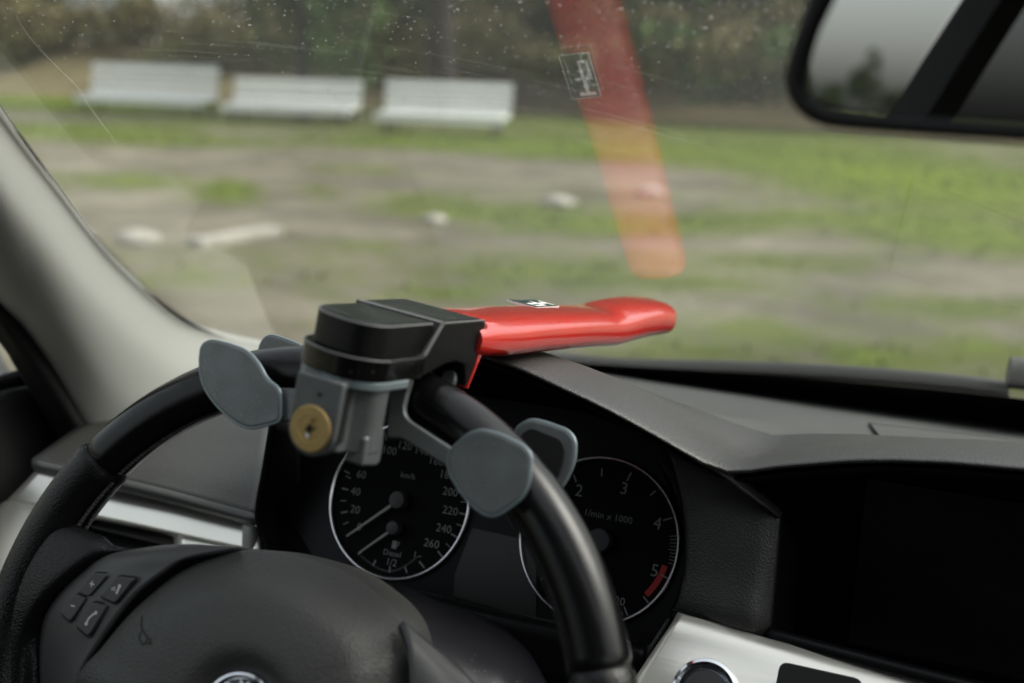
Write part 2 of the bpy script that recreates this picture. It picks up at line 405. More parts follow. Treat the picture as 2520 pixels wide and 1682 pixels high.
for ri,s in enumerate(rings):
    for p in OL:
        q=V((p.x*s,p.y*s)); r=q.length; top=max(0,(.38*p.x+.925*p.y)/ max(.001,V((p.x,p.y)).length))
        h=padh(s,r,top) if ri>0 else -.012
        # the upper lip leans back as a bevel
        if top>0 and s>.0:
            e=max(0,s-.76)/.24; h-=.015*top*e
        vs.append(WF(q.x,q.y,h))
for i in range(len(rings)-1):
    for k in range(n): fs.append((i*n+k,i*n+(k+1)%n,(i+1)*n+(k+1)%n,(i+1)*n+k))
fs.append(tuple(range((len(rings)-1)*n,len(rings)*n)))
pad=mesh('airbag_cover',vs,fs,pad_plastic,sw,sharp=50)
BF=Frame(WF(0,0,PADH-.0085),(1,0,0),EY,EN)
lathe('badge_recess',BF,[(.034,.0062),(.031,.0052),(.028,.002),(.024,.0012),(.0001,.0012)],dark_cav,pad)
b=lathe('badge',BF,[(.0225,0),(.0225,.003),(.0218,.0042),(.0206,.0046),(.0196,.0042),(.0192,.0030),(.0001,.0034)],chrome,pad)
bb=MB(); bb.ring(BF,.0115,.0188,.0046); bb.build('badge_band',mat('badge_band',(.04,.045,.07),.3),b)
bb=MB()
for ch,a in (('B',118),('M',90),('W',62)):
    pass
# raised letters round the badge rim, only their tops are in the photograph
vsB=MB()
for ch,a in (('B',122),('M',90),('W',58)):
    t=rad(a); vsB.text(BF,ch,.0082,(.0152*math.cos(t),.0152*math.sin(t)),.0052,t-math.pi/2)
vsB.build('badge_lettering',plate_sil,b)
bb=MB(); bb.disc(BF,.0108,.0048,n=48); bb.build('badge_centre',plate_sil,b)
# horn symbol embossed on the pad
hx,hy=WF.px(350,1555,.026); HF=Frame(WF(hx,hy,.0275),(1,0,0),EY,EN); hn=MB()
hp=[(-.0085,.006),(-.0035,.0005),(.004,-.0035),(.0025,-.0065),(-.0035,-.004),(-.0035,.0005)]
for a,c in zip(hp[:-1],hp[1:]): hn.seg(HF,a,c,.0011,0)
hn.seg(HF,(.0055,-.001),(.008,-.004),.0007,0)
from mathutils.bvhtree import BVHTree
bvh=BVHTree.FromPolygons([tuple(v.co) for v in pad.data.vertices],[tuple(p.vertices) for p in pad.data.polygons])
hn=MB()
def hseg(a,c,w):
    a=V(a);c=V(c); d=(c-a).normalized(); q=V((-d.y,d.x))*w/2; m_=8; pv=[]
    for k in range(m_+1):
        p=a.lerp(c,k/m_)
        for sd in (-1,1):
            o=HF(p.x+q.x*sd,p.y+q.y*sd,.05); hit=bvh.ray_cast(o,-EN)[0]; pv.append((hit if hit else HF(p.x,p.y,0))+EN*.0003)
    hn.add(pv,[(2*k,2*k+1,2*k+3,2*k+2) for k in range(m_)])
hp=[V(p) for p in [(-.0088,.0062),(-.0052,.0018),(-.0020,-.0002),(.0042,-.0026)]]
for a,c in zip(hp[:-1],hp[1:]): hseg(a,c,.0009)
for a,c in [((-.0036,-.0004),(-.0030,-.0042)),((-.0030,-.0042),(.0024,-.0062)),((.0024,-.0062),(.0042,-.0026)),((.0034,-.0046),(.0072,-.0046)),((.0056,-.0020),(.0072,-.0044))]: hseg(a,c,.0008)
hn.build('horn_symbol',seam_mat,pad)
# left spoke : switch panel
pl=[[(400,1348,.002),(490,1345,.005),(592,1351,.005)],[(265,1372,.005),(355,1372,.010),(466,1374,.010)],[(201,1416,.006),(300,1408,.011),(412,1404,.011)],[(151,1463,.006),(250,1455,.011),(352,1448,.013)],
    [(118,1513,.005),(212,1505,.0105),(306,1499,.013)],[(106,1562,.003),(176,1570,.009),(248,1580,.012)],[(104,1642,.0),(150,1650,.006),(200,1662,.011)],[(110,1762,-.004),(140,1770,.002),(172,1782,.009)],[(130,1880,-.006),(150,1890,0),(165,1900,.005)]]
rows=[[Wp(*p) for p in r] for r in pl]
sp=patch('spoke_switch_panel',rows,panel_plastic,sw,8,6,.003)
patch('gap_liner',[[Wp(r[2][0]-4,r[2][1],r[2][2]-.003),Wp(r[2][0]+14,r[2][1]+4,r[2][2]-.008),Wp(r[2][0]+48,r[2][1]+14,r[2][2]-.012)] for r in pl],hole,sp,3,5,.002)
def spoke_h(px,py):
    best=None
    for r in pl:
        for p in r:
            d=(p[0]-px)**2+(p[1]-py)**2
            if best is None: best=[]
            best.append((d,p[2]))
    best.sort(); w=[(1/(d+40),h) for d,h in best[:4]]; return sum(a*b for a,b in w)/sum(a for a,b in w)
btns={'volume_up_button':[(229,1410),(267,1414),(218,1469),(190,1458)],'volume_down_button':[(185,1462),(213,1472),(171,1532),(146,1508)],
 'voice_button':[(287,1419),(331,1424),(282,1486),(245,1468)],'phone_button':[(225,1483),(264,1492),(216,1568),(186,1542)]}
for nm,q in btns.items():
    cx=sum(p[0] for p in q)/4; cy=sum(p[1] for p in q)/4; h=spoke_h(cx,cy)+.0048
    pp=rpoly([WF.px(x,y,h) for x,y in q],.0022); 
    gap=[V(p) for p in pp]; cc=sum(gap,V((0,0)))/len(gap)
    sk=MB(); sk.quad(WF,[cc+(p-cc)*1.17 for p in gap],h-.0019); 
    bo=prism(nm,WF,pp,h-.008,h,button_mat,sp,bev=.0016); sk.build('button_gap',hole,bo)
    u,v=WF.px(cx,cy,h+.0002); ic=MB()
    if nm.startswith('volume_up'): ic.seg(WF,(u-.0016,v),(u+.0016,v),.0006,h+.0002); ic.seg(WF,(u,v-.0016),(u,v+.0016),.0006,h+.0003)
    elif nm.startswith('volume_down'): ic.seg(WF,(u-.0014,v+.0004),(u+.0014,v+.0004),.0007,h+.0002)
    elif nm.startswith('phone'):
        a=[(u+.0030,v+.0034),(u+.0008,v+.0018),(u-.0012,v-.0006),(u-.0018,v-.0036)]
        for p,q2 in zip(a[:-1],a[1:]): ic.seg(WF,p,q2,.0010,h+.0002)
        ic.disc(WF,.0010,h+.0003,(u+.0027,v+.0032),12); ic.disc(WF,.0010,h+.0003,(u-.0018,v-.0034),12)
    else:
        ic.disc(WF,.0010,h+.0002,(u+.0016,v+.0016),12); ic.seg(WF,(u+.0016,v+.001),(u+.0008,v-.0026),.0012,h+.0003)
        for k in (0,1,2): ic.seg(WF,(u-.0012-.0009*k,v+.001-.0004*k),(u-.0006-.0010*k,v-.0014),.0004,h+.0002)
    ic.build('icon',icon_mat,bo)
# dark slot with a small wheel symbol lower on the spoke
u,v=WF.px(148,1634,.004); tm=MB(); tm.ring(WF,.0011,.0017,.0125,12,c=(u,v)); tm.seg(WF,(u-.0022,v),(u+.0022,v),.0005,.0126); tm.seg(WF,(u,v-.0022),(u,v+.0022),.0005,.0127)
# leather web from rim to panel
def rp(t,h=.0095,dr=-.006): t=rad(t); return WF((R0+dr)*math.sin(t),(R0+dr)*math.cos(t),h)
web=[[rp(-65,.004,-.011),Wp(253,1324,.003),Wp(288,1350,.003),Wp(340,1353,.001),Wp(400,1352,-.001)],
 [rp(-67.5,.010,-.006),Wp(205,1347,.0095),Wp(235,1362,.0085),Wp(252,1368,.005),Wp(269,1374,.000)],
 [rp(-73,.0115,-.004),Wp(138,1408,.0125),Wp(165,1414,.011),Wp(186,1416,.0065),Wp(205,1419,.000)],
 [rp(-79,.0115,-.003),Wp(85,1475,.0125),Wp(112,1470,.0105),Wp(134,1467,.006),Wp(155,1466,.000)],
 [rp(-85,.011,-.003),Wp(55,1545,.010),Wp(80,1530,.008),Wp(101,1521,.0045),Wp(122,1516,-.001)],
 [rp(-91,.010,-.003),Wp(40,1620,.007),Wp(65,1595,.005),Wp(88,1576,.002),Wp(110,1565,-.003)],
 [rp(-99,.008,-.003),Wp(40,1720,.004),Wp(62,1690,.002),Wp(86,1665,.000),Wp(108,1645,-.006)],
 [rp(-108,.006),Wp(50,1850,.0),Wp(70,1820,-.002),Wp(92,1790,-.004),Wp(114,1765,-.010)]]
patch('spoke_leather',web,grip_leather,sw,6,6,.003)
# dark trim filling behind the left spoke and the right spoke trim
rt=[[(985,1535,.006),(1060,1600,.000),(1110,1640,-.006)],[(1003,1600,.010),(1085,1665,.004),(1180,1720,-.006)],[(1012,1720,.012),(1120,1800,.008),(1260,1900,.0)],[(1010,1840,.012),(1120,1930,.008),(1280,2020,.002)]]
patch('right_spoke_trim',[[Wp(*p) for p in r] for r in rt],panel_plastic,sw,6,6,.006)
# wheel core behind the pad
prism('wheel_core',WF,rpoly([(-.088,.052),(-.04,.066),(.04,.064),(.084,.03),(.08,-.05),(.03,-.085),(-.04,-.085),(-.09,-.04)],.03),-.045,.006,dark_cav,sw,bev=.01)
web2=[Wp(150,1640,-.002)]
# ------------------------------------------------------------------ steering wheel lock
a_=V((.0265,.986,-.1647)).normalized(); b_=(V((1,0,0))-a_*a_.x).normalized(); c_=b_.cross(a_)
LO=V((.0429,.2386,.1657))-a_*.17; rho=rad(7)
b_,c_=math.cos(rho)*b_-math.sin(rho)*c_,math.sin(rho)*b_+math.cos(rho)*c_; LO=LO+c_*.0015
LF=Frame(LO,b_,a_,c_)     # x: right, y: forward along the arm, z: up
lk=thing('steering_wheel_lock','steering wheel lock with black cap, brass cylinder, grey claws and long red arm','wheel lock',LO)
mm=lambda P:[(x/1000,y/1000) for x,y in P]
nose_top=rpoly(mm([(-22,-11),(-22,-48),(-14,-60),(0,-66),(14,-66),(21,-58),(21,-13)]),[.002,.008,.008,.008,.008,.006,.002],5)
band=rpoly(mm([(-25,-21),(-25,-50),(-17,-63),(-2,-70),(14,-69.5),(24,-60),(24.6,-21)]),[.001,.01,.01,.01,.01,.008,.001],6)
body=prism('cap_band',LF,band,-.0262,-.0155,[cap_gloss],lk,bev=.0008)
# ledge rim (pale worn edge)
def rim_line(name,fr,poly,h,r,m,parent,close=False):
    P=[fr(p[0],p[1],h) for p in poly]
    return tube(name,P,r,m,parent,n=8)
rim_line('worn_lit_edge',LF,[p for p in band if p[1]<-.0225],-.0158,.00042,cap_edge,body)
nb=prism('cap_nose',LF,nose_top,-.0160,0,[cap_matt],lk,bev=.0013,seg=3)
tp=MB(); c0=sum((V(p) for p in nose_top),V((0,0)))/len(nose_top); tp.quad(LF,[c0+(V(p)-c0)*.93 for p in nose_top],.00025); tp.build('cap_nose_top',cap_top,nb)
# main block: a sloping front edge, arched underside
def ext_b(name,prof,b0,b1,m,parent,bev=0):
    n=len(prof); vs=[LF(b0,p[0],p[1]) for p in prof]+[LF(b1,p[0],p[1]) for p in prof]
    o=mesh(name,vs,[tuple(range(n)),tuple(range(n,2*n))]+[(i,(i+1)%n,n+(i+1)%n,n+i) for i in range(n)],m,parent)
    if bev: bevel(o,bev,3,25)
    return o
prof=mm([(-10,.4),(37,.4),(39.5,-19),(32,-34.5),(29.5,-34.5),(24,-23),(14,-20.5),(3,-21.0),(-12,-24),(-26,-26.2),(-46,-26.2),(-46,-15.4),(-24,-15.4)])
mb=ext_b('cap_block',prof,-.0255,.0240,cap_matt,lk,.0011)
tp=MB(); tp.quad(LF,mm([(-23.6,-8.2),(22.1,-8.2),(22.1,35.6),(-23.6,35.6)]),.00075); tp.build('cap_block_top',cap_top,mb)
# pale bevel strip running down the step
P=[LF(.0240,-.0102,.0003),LF(.0240,-.0242,-.0152)]
def ribbon(name,pts,m,parent): return mesh(name,pts,[tuple(range(len(pts)))],m,parent,smooth=False)
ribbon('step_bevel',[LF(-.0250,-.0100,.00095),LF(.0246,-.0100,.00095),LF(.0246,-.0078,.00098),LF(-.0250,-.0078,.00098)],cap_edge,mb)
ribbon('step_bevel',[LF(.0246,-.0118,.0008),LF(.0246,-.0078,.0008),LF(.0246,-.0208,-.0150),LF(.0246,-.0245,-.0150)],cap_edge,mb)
# red arm
arm=[(.034,-.011,.0205,.0090),(.041,-.0112,.0220,.0105),(.052,-.0112,.0232,.0108),(.075,-.0118,.0240,.0112),(.12,-.0120,.0240,.0114),(.18,-.0128,.0240,.0116),(.225,-.0138,.0240,.0118),(.245,-.0145,.0240,.0119),(.262,-.0143,.0240,.0121),(.282,-.0130,.0240,.0124),(.305,-.0117,.0240,.0126),(.335,-.0106,.0240,.0127),(.352,-.0106,.0240,.0127),(.366,-.0107,.0238,.0127),(.3735,-.0107,.0232,.0123),(.3785,-.0107,.0214,.0106),(.3810,-.0108,.0184,.0078),(.3822,-.0109,.0120,.0036)]
A=spline([V(p[:3]) for p in arm],5); Th=spline([V((p[3],0,0)) for p in arm],5)
vs=[];fs=[];n=44
for q,t in zip(A,Th):
    aa,hc,hw=q; th=t.x
    for k in range(n):
        an=2*math.pi*k/n; c,s_=math.cos(an),math.sin(an); e=.62
        x=hw*math.copysign(abs(c)**e,c); z=th*math.copysign(abs(s_)**.72,s_)
        if s_>0: z+=.0012*(1-(x/hw)**2)-.0006
        vs.append(LF(.0060+x,aa,hc+z))
for i in range(len(A)-1):
    for k in range(n): fs.append((i*n+k,i*n+(k+1)%n,(i+1)*n+(k+1)%n,(i+1)*n+k))
fs+=[tuple(range(n)),tuple(range((len(A)-1)*n,len(A)*n))]
am=mesh('red_arm',vs,fs,red,lk,sharp=70)
rim_line('worn_lit_edge',LF,[(21.3/1000,-13/1000)]+[p for p in nose_top if p[1]<-.0125][::-1] if 0 else [p for p in nose_top if p[1]<-.0125],-.0006,.00045,cap_edge,nb)
tube('worn_lit_edge',[LF(.0240,-.0085,.0003),LF(.0240,.0365,.0003)],.0005,cap_edge,mb,n=8)
tube('worn_lit_edge',[LF(-.0252,-.0100,.0004),LF(.0238,-.0100,.0004)],.0006,cap_edge,mb,n=8)
tube('worn_lit_edge',[LF(.0241,.0372,.0002),LF(.0241,.0392,-.0188)],.0004,cap_edge,mb,n=8)
rd=MB(); prof=mm([(38,-1),(41,-2),(40.9,-18),(32.6,-36),(31.4,-36),(36,-24),(37,-14)])
ext_b('arm_collar',prof,-.0215,.0248,red,am,.0006)
# label plate on the arm; (s across, t towards the tip) as 0..1
PW,PL_=.0205,.038; pc=(-.0065,.170)
def pt(s,t): return (pc[0]+(s-.5)*PW,pc[1]+(t-.5)*PL_)
def ah(y): # arm top height at y
    for i in range(len(A)-1):
        if A[i].x<=y<=A[i+1].x:
            k=(y-A[i].x)/(A[i+1].x-A[i].x); return A[i].y*(1-k)+A[i+1].y*k+Th[i].x*(1-k)+Th[i+1].x*k
    return 0
hP=max(ah(pc[1]-.019),ah(pc[1]+.019),ah(pc[1]))+.0008
plate=prism('label_plate',LF,rpoly([pt(0,0),pt(1,0),pt(1,1),pt(0,1)],.001),hP-.0012,hP-.0001,plate_sil,am)
q=MB(); q.quad(LF,[pt(.03,.018),pt(.97,.018),pt(.97,.982),pt(.03,.982)],hP+.00005); q.build('label_ground',plate_blk,plate)
q=MB(); H1=hP+.0002
def bar(s0,t0,s1,t1): q.quad(LF,[pt(s0,t0),pt(s1,t0),pt(s1,t1),pt(s0,t1)],H1)
bar(.53,.17,.64,.56); bar(.78,.17,.89,.56); bar(.53,.15,.89,.21); bar(.32,.52,.89,.585); bar(.54,.56,.67,.90); bar(.32,.86,.88,.93)
q.build('label_emblem',mat('print_white',(.8,.8,.76),.5),plate)
q=MB(); tt=.19
while tt<.95:
    w_=random.choice([.018,.026,.03]); s0=.10; 
    q.quad(LF,[pt(s0,tt),pt(s0+.11,tt),pt(s0+.11,tt+w_*.4),pt(s0,tt+w_*.4)],H1); 
    if random.random()<.7: q.quad(LF,[pt(s0+random.choice([0,.045,.085]),tt),pt(s0+.11,tt),pt(s0+.11,tt+w_),pt(s0+.085,tt+w_)],H1+.0001)
    tt+=w_+.016
q.build('label_small_print',dial_print,plate)
# silver housing under the cap
flange=[(V(p)*1.0) for p in band if p[1]<.0]
flp=rpoly(mm([(-24,-4),(-24.5,-49),(-17,-62),(-2,-69),(14,-68.5),(24,-59),(24.5,-14),(40,-14),(40,-4)]),[.001,.01,.01,.01,.01,.008,.004,.001,.001],6)
hs=prism('lock_housing',LF,rpoly(mm([(-11.5,-16),(-11.5,-69),(14,-69),(14.5,-62),(23,-57),(23,-46),(8,-42),(6,-16)]),[.001,.003,.003,.001,.004,.002,.004,.001],4),-.060,-.0262,silver,lk,bev=.0018)
prism('housing_flange',LF,rpoly(mm([(-24,-12),(-24.5,-49),(-17,-62.5),(-2,-69.5),(14,-69),(24,-59.5),(24.8,-33),(20,-30),(10,-16)]),[.001,.01,.01,.01,.01,.008,.001,.002,.001],6),-.0300,-.0258,silver_edge,hs,bev=.0012)
# key face: plate with round bottom, proud of the housing
KF=Frame(LF(.0012,-.0700,-.0515),b_,c_,-a_)
kp=[(-.0125,.024)]+[(.0125*math.cos(t),-.0005+.0125*math.sin(t)) for t in [math.pi+math.pi*i/20 for i in range(21)]]+[(.0125,.024)]
prism('key_face',KF,kp,-.014,.0022,silver,hs,bev=.0012)
cyl=lathe('lock_cylinder',KF,[(.0108,.001),(.0108,.0030),(.0103,.0035),(.0062,.0035),(.0060,.0033),(.0001,.0033)],brass,hs)
kh=MB(); kh.seg(KF,(-.0004,.0022),(.0,-.0024),.0016,.0040); kh.seg(KF,(-.0022,-.0004),(.0026,.0008),.0013,.0041); kh.seg(KF,(.0008,.0030),(.0012,.0050),.0008,.0040); kh.build('keyway',hole,cyl)
kh=MB(); kh.disc(KF,.0011,.0042,(-.0002,-.0030),14); kh.build('key_pin',plate_sil,cyl)
kh=MB(); kh.disc(KF,.0010,.0026,(.0013,.0162),14); kh.build('rivet_hole',hole,hs)
ext_b('housing_foot',mm([(-59,-52),(-44,-48),(-42,-58),(-42,-65.5),(-45,-67),(-59,-65)]),.0135,.0225,silver,hs,.0012)
prism('housing_recess',KF,[(.0127,-.004),(.0131,-.004),(.0131,.022),(.0127,.022)],-.012,-.001,hole,hs)
# claws, in the wheel's own frame
def claw(name,px,h,th,parent=lk,rr=.004,m=silver,tilt=0):
    P=rpoly([WF.px(x,y,h) for x,y in px],rr,5); 
    o=prism(name,WF,P,h-th,h,m,parent,bev=.0014,seg=4,sharp=50)
    if name.endswith('claw'): tube('worn_lit_edge',[WF(p[0],p[1],h-.0011) for p in P+P[:1]],.0008,silver_edge,o,n=8)  # pale tube paints the edge highlight round each claw
    return o
lf=claw('front_claw',[(489,880),(494,848),(517,836),(562,846),(606,862),(634,892),(657,936),(688,957),(690,1037),(655,1046),(615,1055),(588,1046),(545,1014),(508,970),(490,928)],.0250,.0030,rr=.005)
claw('claw_arm',[(676,955),(740,957),(745,1028),(680,1040)],.0215,.0035,lf,.0008)
rf=claw('front_claw',[(1101,1112),(1149,1068),(1182,1057),(1232,1069),(1288,1098),(1306,1119),(1303,1182),(1287,1222),(1250,1252),(1216,1272),(1190,1267),(1153,1239),(1118,1190),(1099,1150)],.0255,.0032,rr=.005)
claw('claw_arm',[(960,925),(1013,932),(1002,965),(993,1002),(996,1022),(1009,1037),(1060,1070),(1116,1106),(1104,1152),(1040,1112),(985,1078),(950,1078)],.0215,.0040,rf,.002)
rr_=claw('rear_claw',[(1262,1058),(1302,1030),(1345,1040),(1398,1060),(1415,1084),(1414,1132),(1398,1172),(1370,1215),(1290,1180)],-.0185,.0030,rr=.005)
claw('rear_claw_pad',[(1275,1075),(1305,1052),(1378,1080),(1390,1100),(1388,1130),(1372,1180),(1300,1160)],-.0170,.0010,rr_,.003,rubber)
rl=claw('rear_claw',[(630,900),(637,850),(650,829),(668,824),(700,834),(745,852),(745,920),(690,930)],-.0185,.0030,rr=.004)
claw('rear_bracket',[(1085,930),(1092,912),(1114,909),(1121,918),(1121,940),(1105,960),(1085,955)],-.0165,.0040,rr_,.003)
claw('rear_bracket',[(740,930),(760,850),(1000,880),(1100,935),(1110,985),(1000,960),(850,925)],-.0200,.0030,rl,.003)
# ------------------------------------------------------------------ instrument cluster
gr=rad(24.84); GE=V((0,math.sin(gr),math.cos(gr))); GNn=V((0,-math.cos(gr),math.sin(gr)))
Q4=Matrix.Rotation(-rad(4),3,'X')
GLc=Q4@V((-.0558,.2307,.036)); GRc=Q4@V((.0888,.2307,.036))
G1=Frame(GLc,(1,0,0),GE,GNn); G2=Frame(GRc,(1,0,0),GE,GNn); GR=.0527
ic=thing('instrument_cluster','black instrument cluster with two metal-ringed round dials under the dashboard hood','instrument cluster',GLc)
pp=[G1.px(x,y,-.001) for x,y in [(790,1402),(827,1412),(934,1437),(1042,1464),(1200,1503),(1373,1539),(1584,1592),(1625,1560),(1668,1490),(1692,1380)]]
pp=[V(p) for p in pp]+[V((.19,.03)),V((.165,.070)),V((.12,.080)),V((-.05,.080)),V((-.09,-.02))]
panel=prism('cluster_panel',G1,pp,-.008,-.0008,cluster_mat,ic)
tube('panel_lower_edge',spline([at(*G,.0) if 0 else G1(*G1.px(G[0],G[1],.001),.001) for G in [(800,1405),(934,1438),(1042,1465),(1200,1504),(1373,1540),(1584,1593)]],6),.0022,dash_plain,ic,n=10)
def gauge(fr,nm):
    face=MB(); face.disc(fr,GR-.0012,.0,n=96); g=face.build(nm,dial_face,ic)
    prof=[]; 
    vs=[];fs=[];n=96;m_=10
    for i in range(n):
        t=2*math.pi*i/n
        for k in range(m_):
            p=2*math.pi*k/m_; r=GR+.0015*math.cos(p)-.0003; vs.append(fr(r*math.cos(t),r*math.sin(t),.0012+.0020*math.sin(p)))
    for i in range(n):
        for k in range(m_): fs.append((i*m_+k,i*m_+(k+1)%m_,((i+1)%n)*m_+(k+1)%m_,((i+1)%n)*m_+k))
    mesh('bezel_ring',vs,fs,bezel_mat,g)
    return g
spd=gauge(G1,'speedometer'); tac=gauge(G2,'tachometer')
def tick(mbx,fr,px,py,ln,w,h=.0004):
    u,v=fr.px(px,py,h); d=V((u,v)).normalized(); r=V((u,v)).length
    mbx.seg(fr,d*(r-ln/2),d*(r+ln/2),w,h)
mk=MB()
for px,py in [(847,1261),(849,1204),(1139,1265),(1118,1319),(1083,1364),(1135,1210)]: tick(mk,G1,px,py,.0052,.0011)
for px,py in [(845,1233),(851,1288),(857,1175),(1141,1236),(1131,1293),(1103,1343)]: tick(mk,G1,px,py,.0045,.0007)
for t,px,py in [('20',874,1255),('40',875,1211),('60',889,1169),('180',1100,1170),('200',1108,1212),('220',1108,1258),('240',1092,1302),('260',1062,1339),('100',958,1110),('120',996,1098),('80',915,1133),('140',1038,1110),('160',1073,1136),('0',884,1298)]:
    mk.text(G1,t,.0078,G1.px(px,py,.0004),.0004)
# remaining ticks around the top of the dial
for a in range(20,165,12): 
    t=rad(a); mk.seg(G1,(.044*math.cos(t),.044*math.sin(t)),(.049*math.cos(t),.049*math.sin(t)),.0009,.0004)
mk.build('dial_markings',dial_print,spd)
mk=MB(); mk.text(G1,'km/h',.0055,G1.px(1004,1172,.0004),.0004); mk.text(G1,'Diesel',.0055,G1.px(965,1363,.0004),.0004)
mk.text(G1,'1/2',.0068,G1.px(963,1385,.0004),.0004); mk.text(G1,'1',.0062,G1.px(1021,1366,.0004),.0004)
u,v=G1.px(972,1341,.0004); mk.quad(G1,[(u-.0022,v-.0028),(u+.0014,v-.0028),(u+.0014,v+.0026),(u-.0022,v+.0026)],.0004); mk.seg(G1,(u+.0022,v-.001),(u+.0030,v+.0026),.0007,.0004)
for px,py,l in [(921,1386,.0042),(959,1402,.0042),(999,1403,.0042),(1038,1390,.0055),(885,1362,.003)]:
    u,v=G1.px(px,py,.0004); cu,cv=G1.px(967,1300,.0004); d=V((u-cu,v-cv)).normalized(); mk.seg(G1,V((u,v))-d*l/2,V((u,v))+d*l/2,.0012,.0004)
cu,cv=G1.px(967,1300,.0004)
for i in range(34):
    k=i/33; x=890+k*145; y=1370+36*math.sin(math.pi*min(1,k*1.05))
    u,v=G1.px(x,y,.0004); d=V((u-cu,v-cv)).normalized(); mk.seg(G1,V((u,v))-d*.0007,V((u,v))+d*.0007,.0004,.0004)
mk.build('fuel_markings',dial_print,spd)
def needle(fr,hub,tip,r,g,w=.0014):
    u,v=fr.px(*hub,.006); t=fr.px(*tip,.0045); hf=Frame(fr(u,v,0),fr.X,fr.Y,fr.Z)
    n_=MB(); n_.seg(fr,(u,v),t,w*1.5,.0048,w*.8); d=V(t)-V((u,v)); n_.seg(fr,(u,v),t,w*1.5,.0040,w*.8)
    o=n_.build('needle',mat('needle_white',(.30,.30,.28),.5),g)
    lathe('needle_hub',hf,[(r,.0005),(r,.0065),(r*.93,.0075),(r*.4,.0079),(.0001,.0079)],hub_mat,o,n=36)
needle(G1,(978,1231),(853,1320),.0060,spd); needle(G1,(967,1300),(883,1361),.0047,spd,.0012)
mk=MB()
for px,py,l in [(1415,1178,.005),(1481,1163,.005),(1548,1174,.006),(1607,1214,.0045),(1643,1278,.006),(1636,1420,.006),(1590,1477,.0055),(1338,1421,.005),(1314,1353,.003)]: tick(mk,G2,px,py,l,.0009)
for i in range(9):
    k=i/8; y=1320+k*68; x=1656+3*math.sin(k*2)-6*k*k; tick(mk,G2,x,y,.0042 if i!=4 else .006,.0004)
for t,px,py in [('2',1425,1209),('3',1536,1204),('4',1618,1290),('5',1611,1406)]: mk.text(G2,t,.0110,G2.px(px,py,.0004),.0004)
mk.text(G2,'20',.0072,G2.px(1525,1481,.0004),.0004); tick(mk,G2,1540,1504,.0055,.0009)
tick(mk,G2,1531,1510,.0025,.0004); tick(mk,G2,1524,1515,.0025,.0004)
mk.build('dial_markings',dial_print,tac)
mk=MB(); mk.text(G2,'1/min x 1000',.0062,G2.px(1496,1272,.0004),.0004); mk.build('dial_unit',dial_dim,tac)
def ang(fr,px,py): u,v=fr.px(px,py,.0004); return math.atan2(v,u),math.hypot(u,v)
a1,r1=ang(G2,1648,1397); a2,_=ang(G2,1600,1476); mk=MB(); mk.ring(G2,.0443,.0480,.0003,24,min(a1,a2),max(a1,a2)); mk.build('red_zone',dial_red,tac)
needle(G2,(1474,1330),(1338,1421),.0075,tac)
dp=MB(); dp.quad(G1,[G1.px(x,y,.0) for x,y in [(1163,1300),(1320,1335),(1320,1525),(1116,1468),(1120,1412)]],.0004); 
dp.build('info_display',disp_mat,ic)
# ------------------------------------------------------------------ dashboard
db=thing('dashboard','black grained dashboard with gauge hood, screen hood and brushed metal trim','dashboard',(.37,.3,-.3))
lipA=[(1232,900),(1352,945),(1477,1002),(1601,1069),(1700,1127),(1750,1153),(1804,1168),(1850,1162),(1915,1152),(2074,1139),(2180,1136),(2340,1142),(2520,1158),(2700,1178),(3000,1225)]
crestA=[(1230,862),(1344,868),(1435,899),(1530,936),(1622,984),(1700,1030),(1760,1072),(1857,1119),(1968,1099),(2074,1086),(2233,1080),(2393,1081),(2520,1089),(2700,1105),(3000,1150)]
def ypl(pl,x):
    for a,b in zip(pl[:-1],pl[1:]):
        if a[0]<=x<=b[0]: k=(x-a[0])/(b[0]-a[0]); return a[1]+(b[1]-a[1])*k
    return pl[0][1]+(pl[1][1]-pl[0][1])/(pl[1][0]-pl[0][0])*(x-pl[0][0]) if x<pl[0][0] else pl[-1][1]+.16*(x-pl[-1][0])
def zfit(x,Y,pl):
    lo,hi=-.3,.4
    for _ in range(36):
        z=(lo+hi)/2; p=proj((x,Y,z))
        if p[1]>ypl(pl,p[0]): lo=z
        else: hi=z
    return z
basez=lambda y:.088-.222*(y-.28)
def lipY(x): return (.150+max(0,-.06-x)*.75)+.9*max(0,x-.08)**1.5 if x<.185 else .150+.9*(.105)**1.5
rowsT=[];xs=[];x=-.1325
while x<.62: xs.append(x); x+=.0125
xm=.016
def lipz(x):
    if x>=.088: return zfit(x,lipY(x),lipA)
    z0=zfit(.088,lipY(.088),lipA); z1=zfit(.10,lipY(.10),lipA); sl=(z1-z0)/.012
    if x>=xm: # ease to a flat crown
        k=(.088-x)/(.088-xm); return z0-sl*(.088-xm)*(k-k*k/2)
    return lipz(2*xm-x) if 2*xm-x<.14 else lipz(.14)-(2*xm-x-.14)*1.2
def crestz(x,Y):
    if x>=.05: return zfit(x,Y,crestA)
    if x>=xm: return crestz(.05,Y)+(.05-x)*.12
    return crestz(min(2*xm-x,.14),Y)-max(0,(2*xm-x-.14))*1.2
cols=[]
for x in xs:
    ly=lipY(x); lz=lipz(x); cy=ly+.075; cz=crestz(x,cy)
    midz=(lz+cz)/2+.0035
    pts=[V((x,ly+.012,lz-.0045)),V((x,ly,lz-.0004)),V((x,ly+.004,lz+.0022)),V((x,ly+.035,max(midz,lz*.5+cz*.5+.004))),V((x,cy,cz)),V((x,cy+.055,cz*.52+.48*basez(cy+.055)-.002)),V((x,.40,basez(.40))),V((x,.52,basez(.52))),V((x,.64,basez(.64))),V((x,gly(x,-.012)+.02,basez(gly(x,-.012)+.02)))]
    if x<-.10:
        pass
    cols.append(pts)
rows=[[c[i] for c in cols] for i in range(10)]
